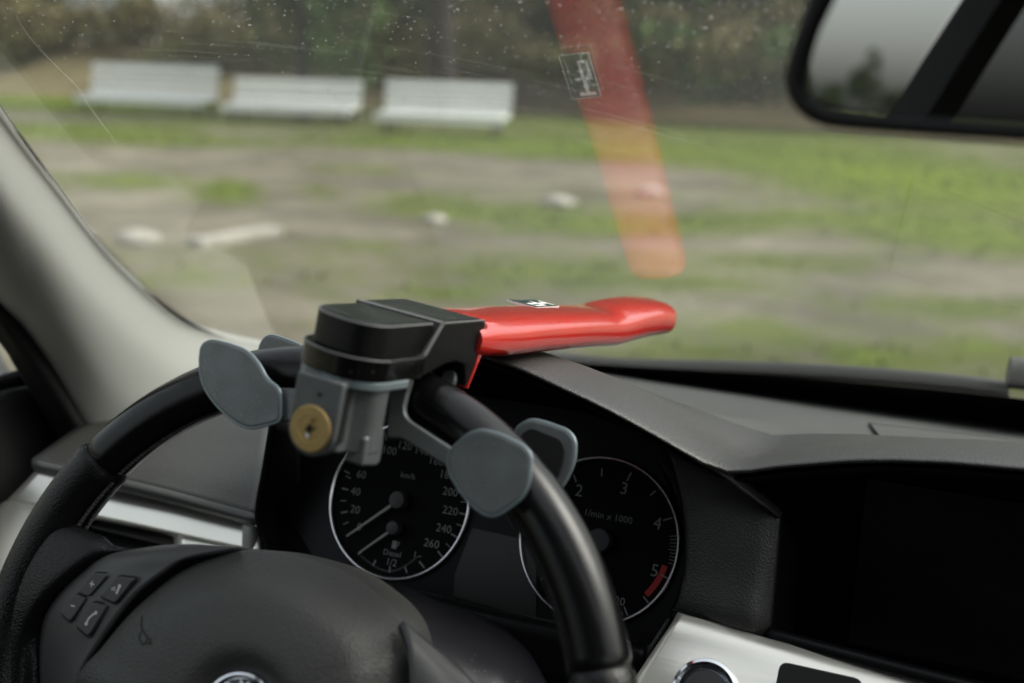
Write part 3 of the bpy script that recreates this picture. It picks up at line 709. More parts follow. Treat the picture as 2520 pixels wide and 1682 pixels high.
patch('dash_top_cover',rows[:6],dash_leather,db,1,5,.0)
patch('dash_far_panel',[[V(p)+V((0,0,-.0006)) for p in rows[4]]]+rows[5:],dash_plain,db,1,5,.0) if 0 else patch('dash_far_panel',rows[5:],dash_plain,db,1,5,.0)
# rear flat area uses the smooth plastic: thin skin laid over the far half
rows=[[V((x,y,basez(y)+.0012)) for x in [ -.30+.05*i for i in range(20)]] for y in (.395,.46,.55,.64,.735)]
# hood cavity: underside from the lip back to the cluster
rows=[]
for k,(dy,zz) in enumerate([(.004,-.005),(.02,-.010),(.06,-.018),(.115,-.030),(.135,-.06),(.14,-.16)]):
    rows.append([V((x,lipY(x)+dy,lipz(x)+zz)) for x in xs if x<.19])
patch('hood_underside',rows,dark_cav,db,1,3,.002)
# side wall left of the gauges and grained face right of them
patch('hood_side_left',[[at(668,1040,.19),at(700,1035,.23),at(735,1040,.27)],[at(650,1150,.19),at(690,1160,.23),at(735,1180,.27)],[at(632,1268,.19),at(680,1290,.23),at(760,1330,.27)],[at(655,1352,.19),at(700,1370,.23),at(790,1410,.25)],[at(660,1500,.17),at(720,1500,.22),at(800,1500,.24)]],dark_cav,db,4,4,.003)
fc=[[(1640,1090,.200),(1700,1120,.203),(1760,1150,.206),(1806,1168,.209),(1850,1200,.210),(1918,1256,.210)],
 [(1668,1180,.200),(1720,1200,.201),(1770,1215,.202),(1820,1230,.203),(1870,1250,.203),(1918,1280,.204)],
 [(1690,1290,.198),(1740,1300,.195),(1790,1310,.194),(1835,1322,.194),(1875,1335,.195),(1912,1350,.199)],
 [(1690,1400,.193),(1735,1410,.188),(1785,1420,.186),(1830,1430,.185),(1868,1440,.187),(1902,1455,.193)],
 [(1668,1490,.188),(1715,1500,.182),(1765,1512,.178),(1812,1525,.176),(1855,1538,.178),(1892,1550,.186)],
 [(1655,1515,.196),(1705,1530,.192),(1755,1544,.188),(1805,1558,.186),(1850,1570,.188),(1888,1580,.196)]]
rg_=[[(1700,1127,.174),(1765,1163,.178),(1830,1210,.184),(1880,1246,.191),(1918,1274,.202)],[(1745,1138,.182),(1795,1166,.184),(1845,1205,.190),(1888,1240,.197),(1920,1268,.208)],[(1790,1158,.192),(1812,1172,.192),(1855,1205,.197),(1893,1238,.203),(1924,1266,.212)]]
patch('hood_ridge',[[at(*p) for p in r] for r in rg_],dash_leather,db,5,4,.002)
patch('gauge_surround_face',[[at(*p) for p in r] for r in fc],dash_leather,db,5,5,.003)
# narrow bright ridge between the two hoods
# curved wall from surround to the gauges
wall=[[(1640,1090,.200),(1615,1090,.21),(1600,1090,.235)],[(1668,1180,.200),(1665,1190,.215),(1660,1200,.24)],[(1690,1290,.198),(1690,1300,.215),(1688,1310,.235)],[(1692,1400,.192),(1690,1405,.21),(1684,1410,.225)],[(1668,1490,.192),(1665,1495,.205),(1655,1500,.215)],[(1655,1515,.196),(1640,1530,.205),(1600,1590,.205)]]
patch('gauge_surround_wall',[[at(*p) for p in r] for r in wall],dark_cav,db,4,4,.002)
# cavity of the centre screen
rows=[]
for dy,zz in [(.004,-.005),(.02,-.012),(.07,-.022),(.10,-.035),(.105,-.09),(.10,-.145)]:
    rows.append([V((x,lipY(x)+dy,lipz(x)+zz)) for x in xs if x>.178])
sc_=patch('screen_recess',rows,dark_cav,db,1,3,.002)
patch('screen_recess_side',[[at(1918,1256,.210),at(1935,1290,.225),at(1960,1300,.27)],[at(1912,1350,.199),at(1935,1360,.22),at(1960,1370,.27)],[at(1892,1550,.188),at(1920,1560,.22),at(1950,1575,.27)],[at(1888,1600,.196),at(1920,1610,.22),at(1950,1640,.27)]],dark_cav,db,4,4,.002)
scr=MB(); q_=[V((.245,.272,.075)),V((.40,.272,.075)),V((.40,.262,-.03)),V((.245,.262,-.03))]
scr.add(q_,[(0,1,2,3)]); so=scr.build('screen',mat('screen_glass',(.006,.006,.007),.25),db); solid(so,.004)
# lower sill of the recess
tube('recess_sill',spline([at(1890,1556,.186),at(1925,1570,.182),at(2080,1612,.178),at(2300,1670,.174),at(2520,1726,.170),at(2900,1830,.164)],6),.0042,cluster_mat,db,n=12)
# slot on the dash top
ex=thing
sl=[at(2135,1046,.43),at(2300,1063,.43),at(2460,1080,.43)]
def onbase(px,py):
    lo,hi=.2,1.5; v=ray(px,py)
    for _ in range(40):
        t=(lo+hi)/2; P=C0+v*t
        if P.z<basez(P.y): hi=t
        else: lo=t
    return C0+v*lo
slp=[onbase(2138,1046),onbase(2480,1084),onbase(2480,1112),onbase(2165,1082)]
up_=V((0,.217,.976))
o=mesh('dash_slot_cover',[p+up_*.0012 for p in slp],[(0,1,2,3)],dash_plain,db,smooth=False); solid(o,.0012)
tube('dash_slot_groove',[slp[0]+up_*.0016,slp[1]+up_*.0016],.0006,dash_plain,o,n=8); tube('dash_slot_groove',[slp[0]+up_*.0016,slp[3]+up_*.0016],.0007,rubber,o,n=8)
# left part of the dashboard
lt=[[(80,1133,.20),(230,1165,.20),(380,1200,.20),(500,1232,.20),(632,1268,.195)],
 [(120,1105,.225),(260,1130,.225),(400,1150,.225),(520,1172,.225),(645,1195,.22)],
 [(180,1062,.265),(310,1078,.265),(430,1090,.265),(540,1100,.265),(655,1110,.26)],
 [(245,1022,.31),(350,1030,.31),(460,1034,.31),(560,1036,.31),(668,1040,.30)],
 [(300,1000,.37),(400,990,.37),(500,985,.37),(600,985,.37),(700,990,.36)]]
patch('left_top_pad',[[at(*p) for p in r] for r in lt],dash_leather,db,6,6,.003)
rowsL=[[V((x,y,basez(y)-.0015-(.02 if y<.38 else 0)-.05*min(1,max(0,(-.12-x)/.12)))) for x in (-.50,-.42,-.36,-.30,-.24,-.18,-.12)] for y in (.36,.40,.45,.55,.66,.74)]
patch('dash_left_shelf',rowsL,dash_plain,db,3,3,.003)
lr=[[(80,1133,.20),(230,1165,.20),(380,1200,.20),(500,1232,.20),(632,1268,.195)],[(82,1146,.197),(230,1178,.197),(380,1213,.197),(500,1245,.197),(631,1281,.192)],[(90,1160,.203),(230,1190,.203),(380,1225,.203),(500,1256,.203),(630,1290,.198)]]
patch('left_pad_edge',[[at(*p) for p in r] for r in lr],dash_plain,db,6,5,.003)
# silver fascia on the left, one sheet with a vent opening
YF=.205
def fpx(px,py,d=0): return at(px,py,YF+d)
top=[(88,1166),(135,1178),(230,1198),(330,1222),(430,1246),(520,1268),(600,1289),(648,1300)]
s1=[(60,1195),(110,1205),(225,1222),(330,1243),(435,1264),(520,1285),(590,1300),(640,1310)]
vt=[(20,1235),(85,1245),(225,1272),(330,1293),(432,1316),(520,1335),(600,1352),(644,1362)]
# upper rail
patch('metal_fascia',[[fpx(*p,.017) for p in top],[fpx(p[0],p[1],.008) for p in s1],[fpx(*p) for p in vt]],alu,db,3,6,.004)
patch('metal_fascia',[[fpx(-30,1290,-.012),fpx(20,1236,0),fpx(88,1246,0),fpx(130,1254)],[fpx(-60,1400,-.052),fpx(0,1350,-.038),fpx(60,1350,-.036),fpx(120,1350,-.034)],[fpx(-80,1600,-.10),fpx(-10,1550,-.092),fpx(60,1550,-.090),fpx(120,1550,-.088)]],alu,db,5,5,.004)
patch('metal_fascia',[[fpx(441,1316),fpx(520,1334),fpx(590,1350),fpx(612,1352)],[fpx(439,1390,-.015),fpx(520,1395,-.011),fpx(590,1400,-.010),fpx(612,1402,-.01)],[fpx(437,1560,-.048),fpx(520,1560,-.042),fpx(590,1560,-.040),fpx(612,1560,-.040)]],alu,db,4,4,.004)
patch('fascia_end',[[fpx(600,1289,.003),fpx(625,1294,.003),fpx(650,1301,.012)],[fpx(598,1330,-.001),fpx(625,1336,.001),fpx(651,1340,.012)],[fpx(596,1420,-.001),fpx(625,1425,.001),fpx(652,1430,.012)],[fpx(596,1560,-.001),fpx(625,1560,.001),fpx(652,1560,.012)]],alu_edge,db,4,4,.003)
vent=prism('air_vent',Frame((0,YF+.035,0),(1,0,0),(0,0,1),(0,-1,0)),[(p.x,p.z) for p in [at(100,1240,YF),at(470,1320,YF),at(470,1600,YF),at(90,1600,YF)]],-.004,0,hole,db)
for k,(y0,y1) in enumerate([(1294,1345),(1330,1385),(1375,1430)]):
    a0=fpx(225,y0,.012); a1=fpx(445,y1,.012); n_=MB(); n_.add([a0,a1,a1+V((0,.02,-.003)),a0+V((0,.02,-.003))],[(0,1,2,3)]); o=n_.build('vent_slat',dash_plain,vent); solid(o,.0018)
patch('vent_rim',[[fpx(225,1272),fpx(300,1287),fpx(380,1303),fpx(425,1314),fpx(437,1330),fpx(437,1400)],[fpx(225,1276,.012),fpx(300,1291,.012),fpx(378,1307,.012),fpx(420,1319,.012),fpx(429,1333,.012),fpx(429,1400,.012)]],alu_edge,vent,4,3,.001)
# right metal trim with start button
YR=.168
rx=lambda px,py,d=0: at(px,py,YR+d)
tr=[[rx(1668,1512,.010),rx(1760,1538,.010),rx(1895,1578,.010),rx(2100,1632,.010),rx(2330,1690,.010),rx(2600,1762,.010)],
 [rx(1652,1540,.003),rx(1750,1566,.003),rx(1885,1604,.003),rx(2092,1658,.003),rx(2325,1716,.003),rx(2600,1786,.003)],
 [rx(1618,1590,-.0055),rx(1735,1616,-.0055),rx(1870,1650,-.0055),rx(2085,1700,-.0055),rx(2320,1760,-.0055),rx(2600,1830,-.0055)],
 [rx(1560,1682,-.021),rx(1700,1700,-.021),rx(1850,1740,-.021),rx(2080,1790,-.021),rx(2320,1850,-.021),rx(2600,1920,-.021)],
 [rx(1510,1790,-.038),rx(1660,1810,-.038),rx(1830,1850,-.038),rx(2070,1900,-.038),rx(2320,1960,-.038),rx(2600,2020,-.038)]]
mt=patch('metal_trim',tr,alu,db,6,7,.004)
patch('trim_shadow_gap',[[rx(1655,1500,.016),rx(1770,1530,.016),rx(1895,1566,.016),rx(2100,1620,.016),rx(2600,1750,.016)],[rx(1660,1524,.020),rx(1770,1556,.020),rx(1890,1596,.020),rx(2100,1650,.020),rx(2600,1780,.020)],[rx(1600,1680,.02),rx(1770,1700,.02),rx(1890,1740,.02),rx(2100,1800,.02),rx(2600,1900,.02)]],rubber,db,4,4,.002)
patch('lower_side_wall',[[at(1655,1512,.20),at(1600,1590,.20),at(1480,1560,.21)],[at(1600,1600,.185),at(1560,1640,.195),at(1460,1640,.21)],[at(1545,1700,.175),at(1500,1720,.19),at(1440,1740,.20)],[at(1500,1800,.17),at(1450,1850,.18),at(1400,1850,.19)]],dash_leather,db,4,4,.003)
cb=at(1737,1708,YR-.027); nb_=V((.0,-.80,.60)).normalized(); xb=V((1,0,0)); yb=nb_.cross(xb); SF=Frame(cb,xb,yb,nb_)
sb=lathe('start_button',SF,[(.0190,-.004),(.0190,.0025),(.0182,.0045),(.0165,.0052),(.0148,.0044),(.0138,.002),(.0130,.0008),(.0126,.0022),(.0118,.0030),(.0001,.0034)],[chrome],db)
lathe('button_cap',SF,[(.0128,.0012),(.0126,.0030),(.0118,.0040),(.0001,.0048)],button_mat,sb)
ks=at(2010,1720,YR-.020); KF2=Frame(ks,xb,yb,nb_); prism('key_slot',KF2,rpoly([(-.022,-.012),(.022,-.012),(.022,.015),(-.022,.015)],.005),-.002,.0022,hole,db,bev=.001)
# steering column cover
cv=[[(690,1395,.10),(800,1400,.13),(900,1425,.15),(1042,1470,.165),(1200,1530,.165),(1290,1600,.15),(1345,1690,.13)],
 [(690,1420,.07),(800,1430,.08),(900,1465,.09),(1030,1520,.10),(1150,1590,.10),(1230,1660,.09),(1290,1760,.08)],
 [(690,1500,.05),(800,1520,.05),(900,1560,.055),(1000,1620,.06),(1090,1690,.06),(1170,1780,.06),(1230,1880,.05)]]
patch('column_cover',[[at(*p) for p in r] for r in cv],shroud_mat,db,5,6,.003)
cv=[[(780,1396,.17),(900,1428,.18),(1042,1464,.19),(1200,1502,.19),(1373,1540,.19),(1500,1572,.19),(1590,1592,.19)],
 [(780,1404,.16),(900,1440,.168),(1042,1478,.176),(1200,1520,.176),(1373,1562,.178),(1500,1596,.178),(1590,1620,.178)],
 [(780,1470,.155),(900,1500,.162),(1042,1560,.170),(1200,1620,.170),(1373,1690,.172),(1500,1740,.172),(1590,1790,.172)]]
patch('cluster_sill',[[at(*p) for p in r] for r in cv],cluster_mat,db,5,5,.003)
# ledge lower dash body so nothing shows through
wd=MB()
for x in (-.52,1.26): wd.v+=[V((x,.365,.035)),V((x,.74,-.055)),V((x,.74,-.5)),V((x,.365,-.5))]
wd.f=[(0,1,2,3),(4,5,6,7),(0,1,5,4),(1,2,6,5),(2,3,7,6),(3,0,4,7)]; wd.build('bulkhead_block',dark_cav,db)
lb=MB(); lb.box((.37,.42,-.32),(1.44,.36,.40)); o=lb.build('lower_dash_body',dark_cav,db); bevel(o,.03,3)
# ------------------------------------------------------------------ pillar trim and car body
car=thing('car_cabin','car cabin shell with pale fabric windscreen pillar, roof and dark door frames','car',(.37,-.6,-.88))
A_px=[(-330,300),(-160,560),(0,738),(64,802),(143,912),(214,1030),(240,1075)]
E_=[ghit(*p) for p in [(-260,-160),(-110,95),(30,305),(130,440),(300,655),(480,800),(700,856)]]
Aa=[atx(x,y,-.375) for x,y in A_px]
cols=[]
rows=[]
for e,a in zip(E_,Aa):
    e=e-GN*.003; d=a-e; mid1=e+d*.04+V((.004,-.012,.002)); mid=e+d*.30+V((.026,-.030,.0)); mid2=e+d*.68+V((.022,-.022,0))
    rows.append([e+V((-.012,.012,0)),e,mid1,mid,mid2,a,a+V((-.015,.01,0))])
pt_=patch('pillar_trim',rows,fabric,car,6,6,.003)
B_px=[(-250,520),(0,832),(40,893),(80,960),(113,1015),(147,1074),(180,1130)]
A2=[atx(x,y,-.378) for x,y in [(-330,300),(0,738),(40,778),(80,826),(143,912),(214,1030),(240,1075)]]
B2=[atx(x,y,-.405) for x,y in B_px]
patch('door_seal',[[a+V((-.004,.004,0)),a.lerp(b,.35)+V((.010,-.008,0)),a.lerp(b,.7)+V((.008,-.006,0)),b,b+V((-.008,.03,0))] for a,b in zip(A2,B2)],rubber,car,5,5,.004)
def box(name,c,d,m,parent,bev=.01,Rm=None):
    q=MB(); q.box(c,d,Rm); o=q.build(name,m,parent,smooth=True); 
    if bev: bevel(o,bev,3)
    return o
# roof: headliner with crown, from windscreen header back
rz=lambda x,y:.60+.05*(1-((x-XC)/.62)**2)-.05*((y+1.1)/1.2)**2
rows=[[V((x,y if j else gly(x,.60)-.02,rz(x,y))) for x in (-.20,-.05,.15,.37,.6,.8,.94)] for j,y in enumerate((-.40,-.7,-1.1,-1.6,-2.1))]
patch('roof_lining',rows,lining,car,4,4,.03)
for sx,nm in ((-1,'left'),(1,'right')):
    X=lambda x: XC+sx*(XC-x) if sx>0 else x
    # upper door frame / cant rail
    tube('cant_rail',spline([V((X(-.40),.08,.40)),V((X(-.35),-.10,.47)),V((X(-.27),-.40,.55)),V((X(-.25),-1.1,.57)),V((X(-.28),-1.8,.50)),V((X(-.33),-2.2,.35))],6),.035,bodymat,car,n=12)
    tube('rear_pillar',spline([V((X(-.28),-1.75,.50)),V((X(-.34),-2.0,.28)),V((X(-.40),-2.2,.0))],5),[.07]*11,bodymat,car,n=12)
box('bulkhead_lower',(.37,-2.25,-.35),(1.5,.08,.70),bodymat,car)
box('rear_shelf',(.37,-2.1,-.02),(1.4,.35,.05),bodymat,car)
box('cabin_floor',(.37,-.9,-.62),(1.5,2.8,.06),bodymat,car)
rows=[[V((x,y,z0-.10*((x-XC)/.8)**2)) for x in (-.40,-.2,.1,.37,.64,.94,1.14)] for y,z0 in ((.80,-.06),(1.1,-.10),(1.5,-.17),(1.85,-.30),(1.95,-.5))]
patch('bonnet',rows,paint,car,4,4,.01)
mesh('rear_window',[V((-.25,-2.2,.02)),V((.99,-2.2,.02)),V((.92,-1.85,.52)),V((-.18,-1.85,.52))],[(0,1,2,3)],dim_glass,car,smooth=False)
def bpillar(X): 
    P=[V((X(-.41),-.76,-.1)),V((X(-.395),-.80,.08)),V((X(-.34),-.90,.32)),V((X(-.27),-1.0,.56))]
    P=spline(P,5); vs=[];fs=[]
    for i,p in enumerate(P):
        w=.040-.012*i/len(P)
        for dx,dy in ((-.02,-w),(.025,-w*.8),(.025,w*.8),(-.02,w)): vs.append(p+V((dx,dy,0)))
    for i in range(len(P)-1):
        for k in range(4): fs.append((i*4+k,i*4+(k+1)%4,(i+1)*4+(k+1)%4,(i+1)*4+k))
    mesh('centre_pillar',vs,fs,bodymat,car)
bpillar(lambda x:x); bpillar(lambda x:2*XC-x)
# doors
for sx in (-1,1):
    X=(lambda x:x) if sx<0 else (lambda x:2*XC-x)
    side='driver' if sx<0 else 'passenger'
    dr=thing('front_door',f'dark front car door with wing mirror and window on the {side} side' if sx<0 else 'dark passenger front door with a tall window, beyond the right edge of the picture','car door',(X(-.42),-.3,-.5))
    S0=atx(0,925,-.43); S1=atx(84,962,-.43)
    rows=[[V((X(-.43),y,z-.006)),V((X(-.445),y,z-.010)),V((X(-.47),y,z-.022))] for y,z in ((.34,S1.z-.035),(S1.y,S1.z),(S0.y,S0.z),(-.02,.0),(-.78,.02))]
    patch('window_sill',rows,rubber,dr,4,4,.01)
    rows=[[V((X(-.43),y,z-.012)),V((X(-.43),y,(z-.1))),V((X(-.44),y,-.3)),V((X(-.43),y,-.58))] for y,z in ((.42,S1.z-.04),(.3,S1.z-.02),(S0.y,S0.z),(-.02,.0),(-.78,.02))]
    patch('door_panel',rows,bodymat,dr,5,5,.02)
    vsg=[V((X(-.447),.36,-.02)),V((X(-.447),-.80,.03)),V((X(-.40),-.86,.25)),V((X(-.30),-.95,.53)),V((X(-.32),-.3,.50)),V((X(-.38),.05,.36))]
    mesh('window_pane',vsg,[tuple(range(6))],sideglass,dr,smooth=False)
    if sx<0:
        mc=atx(-50,1020,-.52); q=MB()
        P=[V((-.50,mc.y-.02,mc.z-.06)),V((-.53,mc.y,mc.z-.01)),V((-.56,mc.y+.01,mc.z+.03)),V((-.62,mc.y+.01,mc.z+.04)),V((-.68,mc.y,mc.z))]
        tube('wing_mirror',spline(P,5),[.018+.042*math.sin(math.pi*min(1,i/20+.1))**.6 for i in range(21)],mat('mirror_shell',(.10,.10,.105),.3,coat=.5),dr,n=16,scale=.7)
for sx in (-1,1):
    X=(lambda x:x) if sx<0 else (lambda x:2*XC-x)
    rd_=thing('rear_door','dark rear car door, '+('driver side' if sx<0 else 'passenger side')+', reflected in the mirror','car door',(X(-.42),-1.4,-.5),)
    patch('door_panel',[[V((X(-.40),y,.05)),V((X(-.385),y,-.05)),V((X(-.40),y,-.3)),V((X(-.39),y,-.58))] for y in (-.80,-1.1,-1.5,-1.9,-2.2)],bodymat,rd_,3,4,.02)
    mesh('window_pane',[V((X(-.43),-.84,.04)),V((X(-.43),-1.9,.06)),V((X(-.34),-1.8,.40)),V((X(-.29),-1.7,.50)),V((X(-.29),-1.02,.52))],[(0,1,2,3,4)],dim_glass,rd_,smooth=False)
# seats
def seat(x,label):
    t=thing('car_seat',label,'seat',(x,-.85,-.58),group='front seats behind the camera')
    L0=Frame((0,0,0),(1,0,0),(0,1,0),(0,0,1))
    def bx(nm,c,d,bv,tilt=0):
        q=MB(); q.box(c,d,Matrix.Rotation(tilt,3,'X')); o=q.build(nm,bodymat,t,smooth=True,local=True); bevel(o,bv,4); return o
    bx('seat_cushion',(0,.18,.22),(.50,.50,.16),.05,rad(8)); bx('backrest',(0,-.16,.52),(.48,.14,.60),.055,rad(14)); bx('headrest',(0,-.27,.94),(.26,.10,.17),.04,rad(12)); bx('seat_base',(0,.12,.08),(.40,.44,.14),.02)
seat(-.02,'black leather driver seat behind the steering wheel'); seat(.78,'black leather passenger seat, right of the photographer')
bs=thing('rear_bench_seat','black rear bench seat across the back of the cabin','seat',(.37,-1.75,-.58))
box('rear_cushion',(.37,-1.65,-.38),(1.3,.5,.18),bodymat,bs,.06); box('rear_backrest',(.37,-1.95,-.05),(1.3,.16,.62),bodymat,bs,.06)
# wiper on the outside
wp=thing('windscreen_wiper','black wiper blade lying along the base of the windscreen outside','wiper',ghit(1800,930))
def gout(px,py,d): return ghit(px,py)+GN*d
tube('wiper_blade',spline([gout(x,y+22,.006) for x,y in [(1330,866),(1430,880),(1560,890),(1800,897),(2000,906),(2200,920),(2360,935),(2480,950)]],6),.0065,dash_plain,wp,n=12,scale=.8)
tube('wiper_rubber',spline([gout(x,y+6,.0045) for x,y in [(1330,884),(1430,896),(1560,908),(1800,917),(2000,929),(2200,946),(2360,962),(2480,980)]],6),.004,rubber,wp,n=8)
tube('wiper_arm',spline([gout(x,y+25,.012) for x,y in [(2478,925),(2560,938),(2700,985),(2900,1020)]],6),[.014]*19,dash_plain,wp,n=12,scale=.8)
# ------------------------------------------------------------------ interior mirror
mr=thing('rear_view_mirror','black framed interior mirror hanging at the top right, reflecting the side windows','mirror',at(2400,0,-.04))
MN=V((-.272,-.955,.025)).normalized()
mp=at(2150,200,-.045); MX=V((0,0,1)).cross(MN); MX=(-MX if MX.x<0 else MX).normalized(); MY=MX.cross(MN)*-1
if MY.z<0: MY=-MY
MF=Frame(mp,MX,MY,MN)
outer=[(2060,-210),(2020,-100),(1990,0),(1950,112),(1932,188),(1942,240),(1968,277),(2012,305),(2102,321),(2520,353)]
innr=[(2110,-190),(2085,-90),(2053,0),(2012,89),(1986,188),(1992,228),(2021,256),(2102,272),(2236,285),(2520,304)]
o_=[V(MF.px(x,y,0)) for x,y in outer]; i_=[V(MF.px(x,y,0)) for x,y in innr]
w_=.235
def complete(P): # extend the outline to the right end and along the top
    x0=min(p.x for p in P); a=P[-1]; b=P[0]; d=(P[-1]-P[-2]).normalized(); ln=x0+w_-.02-a.x
    br=a+d*ln; top=V((b.x+.02,b.y+.012)); tr=V((br.x-.004,top.y+.004))
    return P+[br,V((br.x+.018,br.y+.02)),V((br.x+.014,tr.y-.02)),tr,V(((top.x+tr.x)/2,top.y+.008)),top]
oo=complete(o_); ii=complete(i_)
OO=closed([V((p.x,p.y,0)) for p in oo],5)
hs_=[]; rings_=[(1.0,-.0),(1.0,-.006),(.97,-.018),(.9,-.03),(.7,-.038),(.4,-.042),(.02,-.043)]
c_o=sum(OO,V((0,0,0)))/len(OO)
II=closed([V((p.x,p.y,0)) for p in ii],5) if len(ii)==len(oo) else OO
vs=[];fs=[];n=len(OO)
for q in II: vs.append(MF(q.x,q.y,-.0012))
for k,q in enumerate(II): vs.append(MF(*( (V((q.x,q.y))*.7+V((OO[k].x,OO[k].y))*.3)),.0012))
for k,q in enumerate(II): vs.append(MF(*( (V((q.x,q.y))*.25+V((OO[k].x,OO[k].y))*.75)),.0010))
for s_,h in rings_:
    for q in OO: p=c_o+(q-c_o)*s_; vs.append(MF(p.x,p.y,h))
tot=len(vs)//n
for i in range(tot-1):
    for k in range(n): fs.append((i*n+k,i*n+(k+1)%n,(i+1)*n+(k+1)%n,(i+1)*n+k))
fs.append(tuple(range((tot-1)*n,tot*n)))
mesh('mirror_housing',vs,fs,mat('mirror_black',(.008,.008,.008),.5,spec=.35),mr,sharp=60)
mg=MB(); mg.quad(MF,[(q.x,q.y) for q in II],-.0006); mg.build('mirror_glass',mirror_mat,mr)
sp0=MF(*(c_o.x,c_o.y),-.04); gtop=V((sp0.x,0,sp0.z+.09)); gtop.y=gly(gtop.x,gtop.z)-.004
tube('mirror_stalk',spline([sp0,sp0+V((0,.03,.03)),gtop],6),.011,rubber,mr,n=14)
# ------------------------------------------------------------------ drops and dirt on the glass
dr_=MB(); rs=random.Random(3)
def drop(px,py,r):
    c=ghit(px,py)+GN*.0033; t=V((1,0,0)); t=(t-GN*t.dot(GN)).normalized(); s=GN.cross(t)
    vs=[];nn=8
    for j,(a,b) in enumerate(((1,0),(.82,.35),(.45,.58))):
        for k in range(nn): th=2*math.pi*k/nn; vs.append(c+(t*math.cos(th)+s*math.sin(th))*r*a+GN*r*b)
    vs.append(c+GN*r*.66); fs=[]
    for j in range(2):
        for k in range(nn): fs.append((j*nn+k,j*nn+(k+1)%nn,(j+1)*nn+(k+1)%nn,(j+1)*nn+k))
    for k in range(nn): fs.append((2*nn+k,2*nn+(k+1)%nn,3*nn))
    fs.append(tuple(range(nn))); dr_.add(vs,fs)
cnt=0
while cnt<1500:
    x=rs.uniform(-100,2600); y=rs.uniform(-120,460)
    if rs.random()>max(0,1-(y/430))**1.0*.9+.05: continue
    k=1-max(0,y)/460; drop(x,y,(.00020+.00038*k*rs.random())*(1 if rs.random()>.06 else 1.6)); cnt+=1
for _ in range(260): drop(rs.uniform(50,2500),rs.uniform(300,860),rs.uniform(.00012,.00028))
tag(dr_.build('raindrops',water,None,smooth=True,sharp=0),'fine raindrops scattered over the outside of the windscreen',None,None,'stuff')
sk=MB()
def gstrip(pts,w,mbx,lift=.0006):
    P=spline([V(ghit(*p)) for p in pts],8); vs=[];fs=[]
    for i,p in enumerate(P):
        t=(P[min(i+1,len(P)-1)]-P[max(i-1,0)]).normalized(); s=GN.cross(t).normalized(); ww=w*math.sin(math.pi*(.04+.92*i/(len(P)-1)))
        vs+=[p+GN*lift+s*ww/2,p+GN*lift-s*ww/2]
    for i in range(len(P)-1): fs.append((2*i,2*i+1,2*i+3,2*i+2))
    mbx.add(vs,fs)
for i in range(95):
    # wiper arcs fan across the upper glass
    x0=rs.uniform(250,1500); base=rs.gauss(0,1)*60+150; ln=rs.uniform(60,420)
    arc=lambda x: base+ (x-300)*.02+ ((x-300)/1000)**2*95
    gstrip([(x0+ln*k/3,arc(x0+ln*k/3)) for k in range(4)],rs.uniform(.00012,.0004),sk,.0004+.00001*i)
for i in range(30):
    x0=rs.uniform(150,2300); y0=rs.uniform(40,700); ln=rs.uniform(20,110); gstrip([(x0,y0),(x0+ln/2,y0+ln*.04),(x0+ln,y0+ln*.1)],rs.uniform(.00010,.00025),sk,.0016+.00001*i)
tag(sk.build('wiper_streaks',streak,None,smooth=True,sharp=0),'faint curved wiper streaks and scratches on the windscreen glass',None,None,'stuff')
sk=MB(); gstrip([(20,20),(70,100),(130,165),(190,225),(212,262),(232,290),(262,330),(290,370),(322,410)],.0016,sk,.0022); 
tag(sk.build('dirt_run_mark',streak2,None,smooth=True,sharp=0),'thin pale dirt run down the left side of the windscreen','dirt mark')
# ------------------------------------------------------------------ outside
GZ=-.88
def gpx(px,py): return atz(px,py,GZ)
# grass patches given by where they lie on the ground (centre, half length, half width, strength)
blobs=[]
def blob(px,py,wx,wy,s):
    c=gpx(px,py); a=gpx(px+wx,py); b=gpx(px,py-wy); d=gpx(px,py+wy)
    blobs.append((c.x,c.y,max(.05,(a-c).length),max(.05,(b-d).length/2),(a-c).normalized(),s))
for q in [(300,318,420,30,.9),(150,250,200,25,.9),(900,350,300,22,.5),(1300,345,300,28,.85),(1900,380,500,32,1.0),(2300,430,330,60,1.1),(2420,590,240,40,1.5),(1150,520,260,16,1.1),(1500,560,320,26,1.2),(2000,540,500,24,.9),(2200,470,300,40,.9),
          (560,470,70,30,1.3),(330,450,130,20,1.0),(780,470,40,20,.7),(880,420,160,18,.8),(1040,490,150,16,.9),(1900,640,300,26,.8),(2350,760,260,30,1.0),(1750,700,200,18,.6),(1330,670,200,22,.7),(1100,720,120,14,.9),(440,690,90,22,.6),(1850,820,110,24,.8),(2150,880,80,20,1.1),(2440,860,100,30,1.0),(380,420,160,16,.5),(1650,860,120,20,.5),(900,610,80,14,.5)]: blob(*q)
def hsh(x,y):
    return math.sin(x*12.9898+y*78.233)*43758.5453%1
def noise2(x,y):
    xi,yi=math.floor(x),math.floor(y); fx,fy=x-xi,y-yi; fx=fx*fx*(3-2*fx); fy=fy*fy*(3-2*fy)
    return (hsh(xi,yi)*(1-fx)+hsh(xi+1,yi)*fx)*(1-fy)+(hsh(xi,yi+1)*(1-fx)+hsh(xi+1,yi+1)*fx)*fy
def fbm(x,y): return sum(noise2(x*2**k+17*k,y*2**k)*.5**k for k in range(4))/1.875
def grassy(x,y):
    g=.10+.9*(fbm(x*.33+4,y*.55)-.48)*1.6
    for cx,cy,wx,wy,d,s in blobs:
        dx,dy=x-cx,y-cy; u=(dx*d.x+dy*d.y)/wx; v=(-dx*d.y+dy*d.x)/wy; r=u*u+v*v
        if r<5: g+=s*math.exp(-r*.9)
    if y>14: g+=min(.5,(y-14)*.15)
    return g
ys=[-400,-150,-60,-25,-10,-4,0]+[1+.14*i for i in range(60)]+[9.4+.3*i for i in range(40)]+[22,25,30,40,60,100,200,400]
